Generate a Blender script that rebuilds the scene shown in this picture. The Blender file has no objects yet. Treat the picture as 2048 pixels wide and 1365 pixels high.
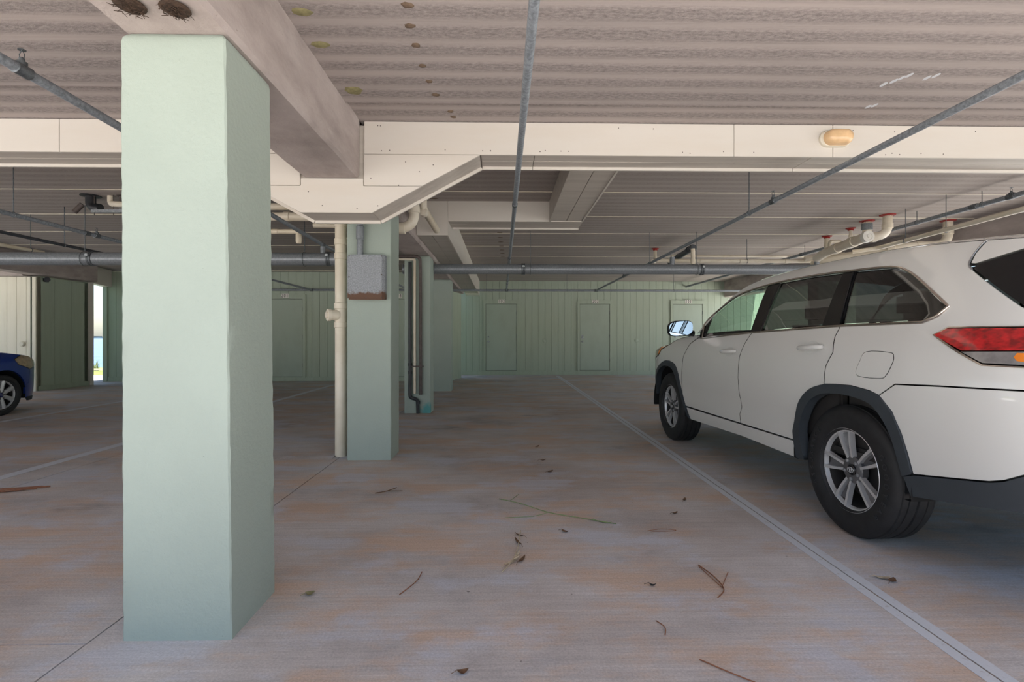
import bpy, bmesh, math, random
from mathutils import Vector, Matrix
from mathutils.geometry import delaunay_2d_cdt
R = math.radians
random.seed(7)
scene = bpy.context.scene
COL = scene.collection

# ------------------------------------------------------------------ camera
F, TH, H = 1024.0, R(1.12), 1.143            # focal length in pixels (2048 wide), yaw, eye height
cam = bpy.data.cameras.new('camera')
camo = bpy.data.objects.new('camera', cam); COL.objects.link(camo)
cam.sensor_width = 36.0; cam.lens = 36.0 * F / 2048
cam.shift_y = -6.5 / 2048
cam.clip_start = 0.05; cam.clip_end = 3000
camo.location = (0, 0, H); camo.rotation_euler = (R(90), 0, -TH)
scene.camera = camo

# ------------------------------------------------------------------ light
SUN_EL, SUN_AZ = 66, 288          # azimuth the light comes from, degrees from +X counter-clockwise seen from above (behind the viewer)
world = bpy.data.worlds.new('world'); scene.world = world; world.use_nodes = True
wn = world.node_tree; wn.nodes.clear()
sky = wn.nodes.new('ShaderNodeTexSky'); sky.sky_type = 'NISHITA'
sky.sun_disc = False; sky.sun_elevation = R(SUN_EL); sky.sun_rotation = R(90 - SUN_AZ)
sky.air_density = 1.0; sky.dust_density = 1.4; sky.ozone_density = 1.0
bg = wn.nodes.new('ShaderNodeBackground'); bg.inputs['Strength'].default_value = 0.125
wo = wn.nodes.new('ShaderNodeOutputWorld')
wn.links.new(sky.outputs[0], bg.inputs[0]); wn.links.new(bg.outputs[0], wo.inputs[0])
sun = bpy.data.lights.new('sun', 'SUN'); sun.energy = 8.5; sun.angle = R(0.6); sun.color = (1.0, 0.965, 0.92)
suno = bpy.data.objects.new('sun', sun); COL.objects.link(suno)
sd = Vector((math.cos(R(SUN_EL)) * math.cos(R(SUN_AZ)), math.cos(R(SUN_EL)) * math.sin(R(SUN_AZ)), math.sin(R(SUN_EL))))
suno.rotation_euler = sd.to_track_quat('Z', 'Y').to_euler(); suno.location = sd * 60
vs = scene.view_settings
vs.view_transform = 'Standard'; vs.look = 'None'; vs.gamma = 1.0; vs.use_curve_mapping = False
vs.exposure = 1.22

# ------------------------------------------------------------------ materials
MATS = {}
def srgb(r, g, b):
    f = lambda v: (v / 255 / 12.92) if v <= 10 else ((v / 255 + 0.055) / 1.055) ** 2.4
    return (f(r), f(g), f(b), 1)
class NT:
    def __init__(s, name):
        s.m = bpy.data.materials.new(name); s.m.use_nodes = True
        s.t = s.m.node_tree; s.t.nodes.clear()
        s.out = s.t.nodes.new('ShaderNodeOutputMaterial')
        s.p = s.t.nodes.new('ShaderNodeBsdfPrincipled'); s.l(s.p.outputs[0], s.out.inputs[0])
        s.pos = s.t.nodes.new('ShaderNodeNewGeometry').outputs['Position']
        MATS[name] = s.m
    def n(s, k, **kw):
        x = s.t.nodes.new(k)
        for a, v in kw.items():
            if a.startswith('i_'): x.inputs[a[2:].replace('_', ' ')].default_value = v
            else: setattr(x, a, v)
        return x
    def l(s, a, b): s.t.links.new(a, b)
    def val(s, a, op, b=None, c=None):
        x = s.n('ShaderNodeMath', operation=op)
        for i, v in enumerate((a, b, c)):
            if v is None: continue
            if hasattr(v, 'links'): s.l(v, x.inputs[i])
            else: x.inputs[i].default_value = v
        return x.outputs[0]
    def scaled(s, sc, src=None):
        m = s.n('ShaderNodeVectorMath', operation='MULTIPLY'); s.l(src or s.pos, m.inputs[0]); m.inputs[1].default_value = sc
        return m.outputs[0]
    def noise(s, scale=5, detail=4, rough=0.55, stretch=None, src=None):
        x = s.n('ShaderNodeTexNoise'); x.inputs['Scale'].default_value = scale
        x.inputs['Detail'].default_value = detail; x.inputs['Roughness'].default_value = rough
        s.l(s.scaled(stretch, src) if stretch else (src or s.pos), x.inputs['Vector']); return x.outputs[0]
    def ramp(s, fac, stops):
        x = s.n('ShaderNodeValToRGB'); cr = x.color_ramp
        while len(cr.elements) < len(stops): cr.elements.new(0.5)
        for e, (p, c) in zip(cr.elements, stops):
            e.position = p; e.color = c if hasattr(c, '__len__') else (c, c, c, 1)
        s.l(fac, x.inputs[0]); return x.outputs[0]
    def mix(s, fac, a, b, mode='MIX'):
        x = s.n('ShaderNodeMix', data_type='RGBA', blend_type=mode)
        for sock, v in ((x.inputs[0], fac), (x.inputs[6], a), (x.inputs[7], b)):
            if hasattr(v, 'links'): s.l(v, sock)
            else: sock.default_value = v
        return x.outputs[2]
    def color(s, c):
        if hasattr(c, 'links'): s.l(c, s.p.inputs['Base Color'])
        else: s.p.inputs['Base Color'].default_value = c
    def bump(s, h, strength=0.3, dist=0.01):
        b = s.n('ShaderNodeBump'); b.inputs['Strength'].default_value = strength; b.inputs['Distance'].default_value = dist
        s.l(h, b.inputs['Height']); s.l(b.outputs[0], s.p.inputs['Normal'])
    def set(s, **kw):
        for k, v in kw.items(): s.p.inputs[k.replace('_', ' ')].default_value = v
        return s
def simple(name, col, rough=0.6, metal=0.0, var=0.12, scale=8, bump=0.0, bscale=60, coat=0.0):
    t = NT(name); t.set(Roughness=rough, Metallic=metal, Coat_Weight=coat)
    if coat: t.set(Coat_Roughness=0.04)
    if var:
        n = t.noise(scale, 5)
        lo = tuple(c * (1 - var) for c in col[:3]) + (1,); hi = tuple(min(1, c * (1 + var)) for c in col[:3]) + (1,)
        t.color(t.ramp(n, [(0.3, lo), (0.7, hi)]))
    else: t.color(col)
    if bump: t.bump(t.noise(bscale, 3), bump, 0.004)
    return t.m

# stucco column paint
def stucco(name, base, stain=None):
    t = NT(name); t.set(Roughness=0.62)
    n = t.noise(2.2, 4); c = t.mix(t.ramp(n, [(0.35, 0.0), (0.7, 1.0)]), tuple(v * 0.93 for v in base[:3]) + (1,), base)
    sp = t.ramp(t.noise(38, 3, 0.6), [(0.0, 1.0), (0.235, 1.0), (0.25, 0.0)])
    c = t.mix(t.val(sp, 'MULTIPLY', 0.35), c, (0.10, 0.12, 0.10, 1))
    if stain:      # teal paint splash round the foot of one column
        sx = t.n('ShaderNodeSeparateXYZ'); t.l(t.pos, sx.inputs[0])
        v = t.n('ShaderNodeVectorMath', operation='DISTANCE'); t.l(t.scaled((1, 1, 0.8)), v.inputs[0]); v.inputs[1].default_value = stain
        k = t.val(t.val(t.noise(16, 4), 'MULTIPLY', 0.16), 'SUBTRACT', t.val(v.outputs['Value'], 'SUBTRACT', 0.05))
        c = t.mix(t.ramp(k, [(0.0, 0.0), (0.06, 0.9)]), c, srgb(70, 150, 150))
    t.color(c)
    h = t.val(t.noise(55, 5, 0.6), 'ADD', t.val(t.noise(9, 2), 'MULTIPLY', 0.6))
    t.bump(h, 0.45, 0.006)
GREEN = srgb(158, 170, 160)
stucco('green_stucco', GREEN)
stucco('green_stucco_splashed', GREEN, stain=(-1.13, 7.78, 0.02))
def paint(name, base, dirt, rough=0.55, ds=(1, 1, 1), amt=0.35, bump=0.1):
    t = NT(name); t.set(Roughness=rough)
    n = t.noise(1.6, 6, 0.6, ds); c = t.mix(t.ramp(n, [(0.45, 0.0), (0.8, amt)]), base, dirt)
    sp = t.ramp(t.noise(30, 2), [(0.0, 1.0), (0.2, 1.0), (0.22, 0.0)])
    c = t.mix(t.val(sp, 'MULTIPLY', 0.5), c, tuple(v * 0.4 for v in dirt[:3]) + (1,))
    t.color(c); t.bump(t.noise(40, 4, 0.6, ds), bump, 0.003)
paint('green_siding', srgb(170, 182, 164), srgb(142, 146, 124), ds=(6, 6, 0.5))
paint('green_door', srgb(168, 181, 166), srgb(142, 146, 128), ds=(2, 2, 1))
paint('cream_siding', srgb(222, 218, 200), srgb(185, 178, 150), ds=(6, 6, 0.5))
paint('cream_board', srgb(206, 200, 191), srgb(190, 172, 150), ds=(0.6, 1, 3), amt=0.25)
paint('soffit_board', srgb(192, 184, 174), srgb(150, 140, 130), ds=(0.6, 8, 8), amt=0.6, bump=0.2)
simple('tile_white', srgb(225, 222, 214), 0.4, var=0.05)
simple('digit_black', srgb(24, 24, 26), 0.5, var=0)

def concrete_beam():
    t = NT('concrete_beam'); t.set(Roughness=0.85)
    n = t.noise(2.0, 7, 0.65, (1, 0.6, 1.6)); c = t.ramp(n, [(0.25, srgb(128, 118, 114)), (0.5, srgb(166, 155, 150)), (0.78, srgb(190, 180, 175))])
    st = t.noise(1.3, 3, 0.5, (1, 1, 3)); c = t.mix(t.ramp(st, [(0.62, 0.0), (0.75, 0.35)]), c, srgb(214, 206, 202))
    pit = t.ramp(t.noise(70, 2), [(0.0, 1.0), (0.24, 1.0), (0.27, 0.0)]); c = t.mix(t.val(pit, 'MULTIPLY', 0.7), c, srgb(88, 76, 72))
    t.color(c); t.bump(t.val(t.noise(60, 5, 0.65), 'ADD', t.noise(9, 3)), 0.35, 0.006)
concrete_beam()
def plank_mat(name, dark, mid, light, stripe):
    t = NT(name); t.set(Roughness=0.9)
    sx = t.n('ShaderNodeSeparateXYZ'); t.l(t.pos, sx.inputs[0])
    ph = t.val(t.val(sx.outputs[1], 'MULTIPLY', 2 * math.pi / 0.165), 'SINE')
    wob = t.val(t.noise(1.2, 4, 0.6, (0.5, 3, 1)), 'MULTIPLY', 1.0)
    k = t.val(t.val(ph, 'MULTIPLY', 0.5), 'ADD', wob)
    rough_band = t.ramp(t.val(k, 'MULTIPLY', 0.5), [(0.12, 1.0), (0.5, 0.0)])      # exposed grit bands between smooth ones
    grit = t.noise(42, 6, 0.75, (0.7, 1.4, 1))
    base = t.mix(t.ramp(t.noise(1.1, 5, 0.6, (0.35, 2, 1)), [(0.3, 0.0), (0.7, 1.0)]), mid, light)
    gc = t.ramp(grit, [(0.36, dark), (0.6, mid)])
    c = t.mix(t.val(rough_band, 'MULTIPLY', stripe), base, gc)
    rust = t.ramp(t.noise(0.55, 6, 0.65), [(0.66, 0.0), (0.78, 0.3)]); c = t.mix(rust, c, srgb(176, 140, 112))
    t.color(c)
    t.bump(t.val(t.val(grit, 'MULTIPLY', rough_band), 'ADD', t.val(t.noise(20, 3, 0.5, (0.1, 2, 1)), 'MULTIPLY', 0.4)), 0.5, 0.008)
plank_mat('plank_concrete', srgb(112, 105, 103), srgb(162, 153, 149), srgb(178, 167, 162), 0.8)
plank_mat('plank_concrete_inner', srgb(120, 112, 108), srgb(162, 153, 147), srgb(176, 166, 159), 0.5)
def floor_mat():
    t = NT('floor_concrete'); t.set(Roughness=0.78)
    a = t.noise(1.1, 9, 0.68, (0.8, 1.1, 1)); b = t.noise(1.9, 10, 0.70, (0.6, 1.25, 1)); d = t.noise(0.35, 5)
    c = t.ramp(a, [(0.30, srgb(160, 154, 151)), (0.48, srgb(188, 181, 176)), (0.70, srgb(206, 201, 198))])
    c = t.mix(t.ramp(b, [(0.47, 0.0), (0.60, 0.72)]), c, srgb(200, 170, 144))
    c = t.mix(t.ramp(d, [(0.50, 0.0), (0.68, 0.55)]), c, srgb(156, 134, 116))
    blue = t.ramp(t.noise(1.5, 9, 0.66, (0.8, 1.3, 1)), [(0.52, 0.0), (0.60, 0.75)]); c = t.mix(blue, c, srgb(190, 191, 197))
    oil = t.ramp(t.noise(0.8, 5, 0.6, (0.7, 1.3, 1)), [(0.64, 0.0), (0.72, 0.5)]); c = t.mix(oil, c, srgb(96, 86, 80))
    sp = t.ramp(t.noise(24, 2), [(0.0, 1.0), (0.225, 1.0), (0.245, 0.0)]); c = t.mix(t.val(sp, 'MULTIPLY', 0.7), c, srgb(84, 76, 72))
    fine = t.ramp(t.noise(110, 3, 0.7), [(0.3, 0.86), (0.7, 1.18)]); c = t.mix(1.0, c, fine, 'MULTIPLY')
    sweep = t.ramp(t.noise(26, 4, 0.65, (0.05, 2.2, 1)), [(0.3, 0.88), (0.7, 1.08)]); c = t.mix(1.0, c, sweep, 'MULTIPLY')
    t.color(c)
    broom = t.noise(60, 3, 0.6, (0.06, 2.4, 1))
    t.bump(t.val(t.val(broom, 'MULTIPLY', 0.7), 'ADD', t.val(t.noise(120, 3), 'MULTIPLY', 0.5)), 0.28, 0.006)
floor_mat()
simple('joint_dark', srgb(58, 50, 46), 0.95, var=0.2)
def stripe_mat():
    t = NT('stripe_paint'); t.set(Roughness=0.7)
    w = t.ramp(t.noise(26, 5, 0.7), [(0.30, 0.55), (0.42, 0.0)])
    t.color(t.mix(w, srgb(205, 208, 212), srgb(160, 150, 144))); t.bump(t.noise(120, 3), 0.2, 0.003)
stripe_mat()
def galv(name, base, lo, rough, metal):
    t = NT(name); t.set(Roughness=rough, Metallic=metal)
    t.color(t.ramp(t.noise(55, 4, 0.7), [(0.35, lo), (0.65, base)])); t.bump(t.noise(80, 2), 0.08, 0.002)
galv('steel_pipe', srgb(152, 159, 166), srgb(112, 118, 124), 0.5, 0.2)
galv('grey_pipe', srgb(140, 145, 150), srgb(118, 123, 128), 0.38, 0.25)
galv('dark_pipe', srgb(82, 86, 92), srgb(62, 66, 70), 0.5, 0.3)
galv('fitting_steel', srgb(112, 118, 122), srgb(80, 84, 88), 0.45, 0.5)
galv('galvanised', srgb(176, 180, 182), srgb(135, 140, 144), 0.4, 0.7)
def pvc():
    t = NT('pvc_cream'); t.set(Roughness=0.38)
    c = t.ramp(t.noise(2.2, 4, 0.6), [(0.3, srgb(205, 192, 168)), (0.7, srgb(228, 220, 204))])
    c = t.mix(t.ramp(t.noise(6, 6, 0.7), [(0.62, 0.0), (0.75, 0.5)]), c, srgb(170, 122, 78)); t.color(c)
pvc()
simple('red_collar', srgb(150, 34, 28), 0.6, var=0.3, scale=30)
simple('black_pipe', srgb(38, 40, 44), 0.45, var=0.2)
simple('brown_pipe', srgb(84, 74, 70), 0.6, var=0.25, scale=20)
simple('lamp_amber', srgb(222, 186, 142), 0.25, var=0.12, scale=14)
simple('lamp_base', srgb(222, 214, 196), 0.5, var=0.08)
def box_mat():
    t = NT('rusty_box'); t.set(Roughness=0.6, Metallic=0.15)
    sx = t.n('ShaderNodeSeparateXYZ'); t.l(t.pos, sx.inputs[0])
    c = t.ramp(t.noise(90, 4, 0.7), [(0.35, srgb(118, 122, 128)), (0.65, srgb(158, 162, 166))])
    edge = t.val(t.val(sx.outputs[2], 'SUBTRACT', 1.545), 'ADD', t.val(t.val(t.noise(14, 5, 0.7), 'SUBTRACT', 0.5), 'MULTIPLY', 0.12))
    c = t.mix(t.ramp(edge, [(0.0, 1.0), (0.02, 0.0)]), c, srgb(94, 66, 48))
    c = t.mix(t.ramp(t.noise(9, 6, 0.7), [(0.68, 0.0), (0.76, 0.8)]), c, srgb(120, 72, 48)); t.color(c); t.bump(t.noise(110, 3), 0.2, 0.003)
box_mat()
simple('nest', srgb(60, 45, 34), 0.95, var=0.5, scale=60, bump=0.8)
simple('mud_patch', srgb(112, 94, 78), 0.95, var=0.25, scale=40)
simple('moss', srgb(140, 134, 96), 0.95, var=0.3, scale=30)
simple('dry_leaf', srgb(104, 76, 54), 0.8, var=0.3, scale=60)
simple('pale_leaf', srgb(188, 172, 146), 0.8, var=0.3, scale=60)
simple('green_stem', srgb(126, 146, 96), 0.7, var=0.2, scale=30)
simple('needle', srgb(140, 92, 66), 0.8, var=0.2, scale=40)
# car
def carpaint(name, col, flake=0.0):
    t = NT(name); t.set(Roughness=0.32, Coat_Weight=1.0, Coat_Roughness=0.02, Metallic=flake); t.color(col)
carpaint('white_paint', srgb(216, 216, 213))
carpaint('blue_paint', srgb(14, 52, 140), 0.3)
simple('black_plastic', srgb(52, 58, 64), 0.55, var=0.08, bump=0.1, bscale=300)
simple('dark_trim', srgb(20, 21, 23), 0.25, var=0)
simple('liner_black', srgb(16, 16, 17), 0.9, var=0)
simple('interior_dark', srgb(46, 43, 42), 0.8, var=0.15)
simple('interior_tan', srgb(120, 108, 98), 0.8, var=0.1)
simple('chrome_trim', srgb(205, 196, 188), 0.12, 1.0, var=0)
simple('mirror_face', srgb(235, 240, 242), 0.01, 1.0, var=0)
simple('alloy_bright', srgb(205, 205, 206), 0.35, 0.45, var=0.04)
simple('alloy_grey', srgb(108, 107, 109), 0.4, 0.45, var=0.06)
simple('brake_steel', srgb(74, 71, 70), 0.5, 0.6, var=0.15)
simple('cap_black', srgb(24, 24, 26), 0.3, var=0)
simple('cap_blue', srgb(20, 34, 96), 0.3, var=0)
def rubber():
    t = NT('rubber'); t.set(Roughness=0.62)
    t.color(t.ramp(t.noise(20, 4), [(0.3, srgb(22, 22, 24)), (0.7, srgb(36, 36, 38))]))
    tc = t.n('ShaderNodeTexCoord'); sx = t.n('ShaderNodeSeparateXYZ'); t.l(tc.outputs['Object'], sx.inputs[0])
    rad = t.val(t.val(t.val(sx.outputs[0], 'MULTIPLY', sx.outputs[0]), 'ADD', t.val(sx.outputs[2], 'MULTIPLY', sx.outputs[2])), 'SQRT')
    an = t.val(sx.outputs[0], 'ARCTAN2', sx.outputs[2])
    zig = t.val(t.val(an, 'MULTIPLY', 62.0), 'ADD', t.val(sx.outputs[1], 'MULTIPLY', 55.0))
    s = t.ramp(t.val(zig, 'SINE'), [(0.0, 0.0), (0.12, 1.0)])
    tread = t.val(rad, 'GREATER_THAN', 0.945)
    t.bump(t.val(s, 'MULTIPLY', tread), 0.9, 0.01)
rubber()
simple('rubber_letter', srgb(52, 52, 54), 0.5, var=0)
def glass(name, tint, refl):
    m = bpy.data.materials.new(name); m.use_nodes = True; t = m.node_tree; t.nodes.clear(); MATS[name] = m
    o = t.nodes.new('ShaderNodeOutputMaterial'); mx = t.nodes.new('ShaderNodeMixShader'); tr = t.nodes.new('ShaderNodeBsdfTransparent')
    gl = t.nodes.new('ShaderNodeBsdfGlossy'); lw = t.nodes.new('ShaderNodeLayerWeight'); lw.inputs[0].default_value = 0.5
    pw = t.nodes.new('ShaderNodeMath'); pw.operation = 'POWER'; pw.inputs[1].default_value = 4.5; ad = t.nodes.new('ShaderNodeMath'); ad.operation = 'MULTIPLY_ADD'; ad.inputs[1].default_value = 1 - refl; ad.inputs[2].default_value = refl
    t.links.new(lw.outputs['Facing'], pw.inputs[0]); t.links.new(pw.outputs[0], ad.inputs[0])
    tr.inputs[0].default_value = tint; gl.inputs['Roughness'].default_value = 0.01; gl.inputs[0].default_value = (0.95, 0.97, 1, 1)
    t.links.new(ad.outputs[0], mx.inputs[0]); t.links.new(tr.outputs[0], mx.inputs[1]); t.links.new(gl.outputs[0], mx.inputs[2]); t.links.new(mx.outputs[0], o.inputs[0])
glass('glass_clear', (0.58, 0.68, 0.62, 1), 0.08)
glass('glass_tinted', (0.035, 0.037, 0.037, 1), 0.15)
glass('lens_clear', (0.85, 0.87, 0.88, 1), 0.05)
t_ = NT('lens_red'); t_.set(Roughness=0.08, Coat_Weight=1.0, Coat_Roughness=0.02); t_.color(t_.ramp(t_.noise(9, 2, 0.5, (1, 3, 6)), [(0.35, srgb(120, 10, 14)), (0.65, srgb(196, 24, 30))]))
simple('lamp_silver', srgb(176, 178, 182), 0.2, 0.8, var=0.2, scale=30)
simple('lens_orange', srgb(232, 130, 30), 0.15, var=0.1, coat=1.0)
simple('headlamp', srgb(176, 150, 120), 0.12, 0.3, var=0.25, scale=20, coat=1.0)
# outside
simple('grass', srgb(104, 122, 56), 0.9, var=0.35, scale=12, bump=0.6)
simple('reed', srgb(92, 104, 62), 0.9, var=0.35, scale=30)
t_ = NT('water'); t_.set(Roughness=0.12); t_.color(t_.ramp(t_.noise(0.06, 4, 0.6, (1, 3, 1)), [(0.3, srgb(48, 84, 140)), (0.7, srgb(82, 122, 178))])); t_.bump(t_.noise(0.8, 5, 0.6, (1, 2, 1)), 0.5, 0.3)
simple('far_shore', srgb(66, 84, 92), 0.95, var=0.25, scale=0.05)
simple('wood_grey', srgb(150, 142, 128), 0.85, var=0.2)
simple('teal_plastic', srgb(70, 158, 156), 0.5, var=0.1)
simple('driveway', srgb(212, 210, 205), 0.9, var=0.12, scale=1.5, bump=0.2)

# ------------------------------------------------------------------ mesh helpers
ROOT = {}
def link(name, me, mat, parent=None):
    o = bpy.data.objects.new(name, me); COL.objects.link(o)
    if mat is not None and not me.materials: me.materials.append(MATS[mat] if isinstance(mat, str) else mat)
    if parent is not None: o.parent = parent
    return o
def tag(o, label=None, cat=None, group=None, kind=None):
    if label: o['label'] = label
    if cat: o['category'] = cat
    if group: o['group'] = group
    if kind: o['kind'] = kind
    return o
def thing(name, label, cat, loc=(0, 0, 0), rotz=0.0, group=None, kind=None):
    o = bpy.data.objects.new(name, None); COL.objects.link(o); o.empty_display_size = 0.1
    o.location = loc; o.rotation_euler = (0, 0, rotz); ROOT[o.name] = Vector(loc) if rotz == 0 else None
    return tag(o, label, cat, group, kind)
def origin_of(p):
    while p is not None and p.parent is not None: p = p.parent
    return Vector(p.location) if p is not None else Vector((0, 0, 0))
class MB:
    def __init__(s): s.v = []; s.f = []
    def add(s, vs, fs):
        b = len(s.v); s.v += [tuple(v) for v in vs]; s.f += [tuple(b + i for i in f) for f in fs]; return s
    def box(s, x0, x1, y0, y1, z0, z1):
        return s.add([(x0, y0, z0), (x1, y0, z0), (x1, y1, z0), (x0, y1, z0), (x0, y0, z1), (x1, y0, z1), (x1, y1, z1), (x0, y1, z1)],
                     [(0, 3, 2, 1), (4, 5, 6, 7), (0, 1, 5, 4), (1, 2, 6, 5), (2, 3, 7, 6), (3, 0, 4, 7)])
    def prism(s, poly, y0, y1):           # polygon in (x,z) extruded along y
        n = len(poly); a = sum(poly[i][0] * poly[(i + 1) % n][1] - poly[(i + 1) % n][0] * poly[i][1] for i in range(n))
        if a < 0: poly = poly[::-1]
        v = [(x, y0, z) for x, z in poly] + [(x, y1, z) for x, z in poly]
        return s.add(v, [tuple(range(n)), tuple(range(2 * n - 1, n - 1, -1))] + [(i, n + i, n + (i + 1) % n, (i + 1) % n) for i in range(n)])
    def tube(s, path, r, seg=14, cap=True, closed=False):
        P = [Vector(p) for p in path]; n = len(P); rs = r if hasattr(r, '__len__') else [r] * n
        rings = []; prev = None
        for i in range(n):
            a = P[i - 1] if (i or closed) else P[i]; b = P[(i + 1) % n] if (i < n - 1 or closed) else P[i]
            t = (b - a).normalized()
            if prev is None:
                ref = Vector((0, 0, 1)) if abs(t.z) < 0.9 else Vector((1, 0, 0)); x = t.cross(ref).normalized()
            else: x = (prev - t * prev.dot(t)).normalized()
            prev = x; y = t.cross(x)
            rings.append([P[i] + (x * math.cos(2 * math.pi * k / seg) + y * math.sin(2 * math.pi * k / seg)) * rs[i] for k in range(seg)])
        b0 = len(s.v)
        for rg in rings: s.v += [tuple(p) for p in rg]
        m = n if closed else n - 1
        for i in range(m):
            j = (i + 1) % n
            for k in range(seg):
                k2 = (k + 1) % seg
                s.f.append((b0 + i * seg + k, b0 + i * seg + k2, b0 + j * seg + k2, b0 + j * seg + k))
        if cap and not closed:
            s.f.append(tuple(b0 + k for k in range(seg))[::-1]); s.f.append(tuple(b0 + (n - 1) * seg + k for k in range(seg)))
        return s
    def lathe(s, origin, axis, prof, seg=32, closed=False):   # prof: (radius, along axis)
        o = Vector(origin); a = Vector(axis).normalized(); ref = Vector((0, 0, 1)) if abs(a.z) < 0.9 else Vector((1, 0, 0))
        x = a.cross(ref).normalized(); y = a.cross(x); b0 = len(s.v); n = len(prof)
        for r, h in prof:
            for k in range(seg):
                t = 2 * math.pi * k / seg; s.v.append(tuple(o + a * h + (x * math.cos(t) + y * math.sin(t)) * r))
        for i in range(n if closed else n - 1):
            j = (i + 1) % n
            for k in range(seg):
                k2 = (k + 1) % seg; s.f.append((b0 + i * seg + k, b0 + i * seg + k2, b0 + j * seg + k2, b0 + j * seg + k))
        if not closed:
            if prof[0][0] > 1e-5: s.f.append(tuple(b0 + k for k in range(seg))[::-1])
            if prof[-1][0] > 1e-5: s.f.append(tuple(b0 + (n - 1) * seg + k for k in range(seg)))
        return s
    def mesh(s, name, off=(0, 0, 0), smooth=None, bevel=0.0, weld=False):
        me = bpy.data.meshes.new(name)
        me.from_pydata([(v[0] - off[0], v[1] - off[1], v[2] - off[2]) for v in s.v], [], s.f)
        bm = bmesh.new(); bm.from_mesh(me)
        if weld: bmesh.ops.remove_doubles(bm, verts=bm.verts, dist=1e-5)
        bmesh.ops.recalc_face_normals(bm, faces=bm.faces)
        if bevel: bmesh.ops.bevel(bm, geom=[e for e in bm.edges if len(e.link_faces) == 2 and e.calc_face_angle(0) > 0.5], offset=bevel, segments=2, affect='EDGES')
        bm.to_mesh(me); bm.free()
        if smooth is not None:
            for p in me.polygons: p.use_smooth = True
            me.set_sharp_from_angle(angle=R(smooth))
        return me
    def build(s, name, mat, parent=None, smooth=None, bevel=0.0, weld=False, local=False):
        off = (0, 0, 0) if local or parent is None else origin_of(parent)
        return link(name, s.mesh(name, off, smooth, bevel, weld), mat, parent)
def boxo(name, x0, x1, y0, y1, z0, z1, mat, parent=None, bevel=0.0):
    return MB().box(x0, x1, y0, y1, z0, z1).build(name, mat, parent, bevel=bevel)
def bend(pts, r, n=6):
    P = [Vector(p) for p in pts]; out = [P[0]]
    for i in range(1, len(P) - 1):
        a, b = (P[i - 1] - P[i]), (P[i + 1] - P[i]); d = min(r, a.length * 0.49, b.length * 0.49)
        p0 = P[i] + a.normalized() * d; p1 = P[i] + b.normalized() * d
        for k in range(n + 1):
            t = k / n; out.append(p0 * (1 - t) ** 2 + P[i] * 2 * t * (1 - t) + p1 * t * t)
    out.append(P[-1]); return out
def text_mesh(s, size, depth=0.0):
    cu = bpy.data.curves.new('t', 'FONT'); cu.body = s; cu.size = size; cu.extrude = depth; cu.align_x = 'CENTER'; cu.align_y = 'CENTER'; cu.resolution_u = 3
    o = bpy.data.objects.new('t', cu); COL.objects.link(o)
    bpy.context.view_layer.update()
    me = bpy.data.meshes.new_from_object(o.evaluated_get(bpy.context.evaluated_depsgraph_get()))
    bpy.data.objects.remove(o); bpy.data.curves.remove(cu); me.materials.clear(); return me
def curve(pts, n=6, closed=False):            # Catmull-Rom through 2-D or 3-D points
    P = [Vector(p) for p in pts]; m = len(P); out = []
    for i in range(m if closed else m - 1):
        g = (lambda k: P[k % m]) if closed else (lambda k: P[max(0, min(m - 1, k))])
        a, b, c, d = g(i - 1), g(i), g(i + 1), g(i + 2)
        for k in range(n):
            t = k / n; out.append(0.5 * ((2 * b) + (c - a) * t + (2 * a - 5 * b + 4 * c - d) * t * t + (3 * b - a - 3 * c + d) * t ** 3))
    if not closed: out.append(P[-1])
    return [tuple(p) for p in out]

# ------------------------------------------------------------------ the setting
ZC1, ZC2 = 2.69, 2.88                 # underside of the planks in the front bay and in the inner bay
XL0, XL1 = -1.44, -1.03               # column line beside the viewer
XR0, XR1 = 6.85, 7.26                 # column line behind the white car
XW = -13.2                            # unseen left edge, opened to admit daylight
XE = 7.9                              # unseen right edge, opened and set close to admit daylight
YE = -0.5                             # edge of the deck above, just by the viewer
YW, YS = 15.70, 13.60                 # back wall, storage block face
floor = tag(boxo('floor', XW, XE, -1.6, 15.9, -0.3, -0.012, 'joint_dark'), kind='structure')
xj = [XW, -9.6, -6.6, -3.74, -1.55, 1.66, 4.6, XE]
for i in range(len(xj) - 1):
    yj = [-1.6, 1.94, 4.95, 7.85, 10.95, 13.3, 15.9] if xj[i] < -1.6 else [-1.6, 4.9, 10.95, 15.9]
    for j in range(len(yj) - 1):
        g = 0.0035
        boxo('slab', xj[i] + g, xj[i + 1] - g, yj[j] + g, yj[j + 1] - g, -0.011, 0.0, 'floor_concrete', floor)
# broken strip of concrete along a joint
mb = MB(); rr = random.Random(3); xs = [-2.45 + k * 0.05 for k in range(18)]
top = [(x, 4.93 + 0.012 * rr.random(), 0.001 + 0.012 * rr.random()) for x in xs]; bot = [(x, 4.87 - 0.03 * rr.random(), 0.001) for x in xs]; bk = [(x, 4.965, 0.001) for x in xs]
n = len(xs); mb.add(bot + top + bk, [(i, i + 1, n + i + 1, n + i) for i in range(n - 1)] + [(n + i, n + i + 1, 2 * n + i + 1, 2 * n + i) for i in range(n - 1)])
mb.build('spalled_edge', 'floor_concrete', floor)

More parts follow.
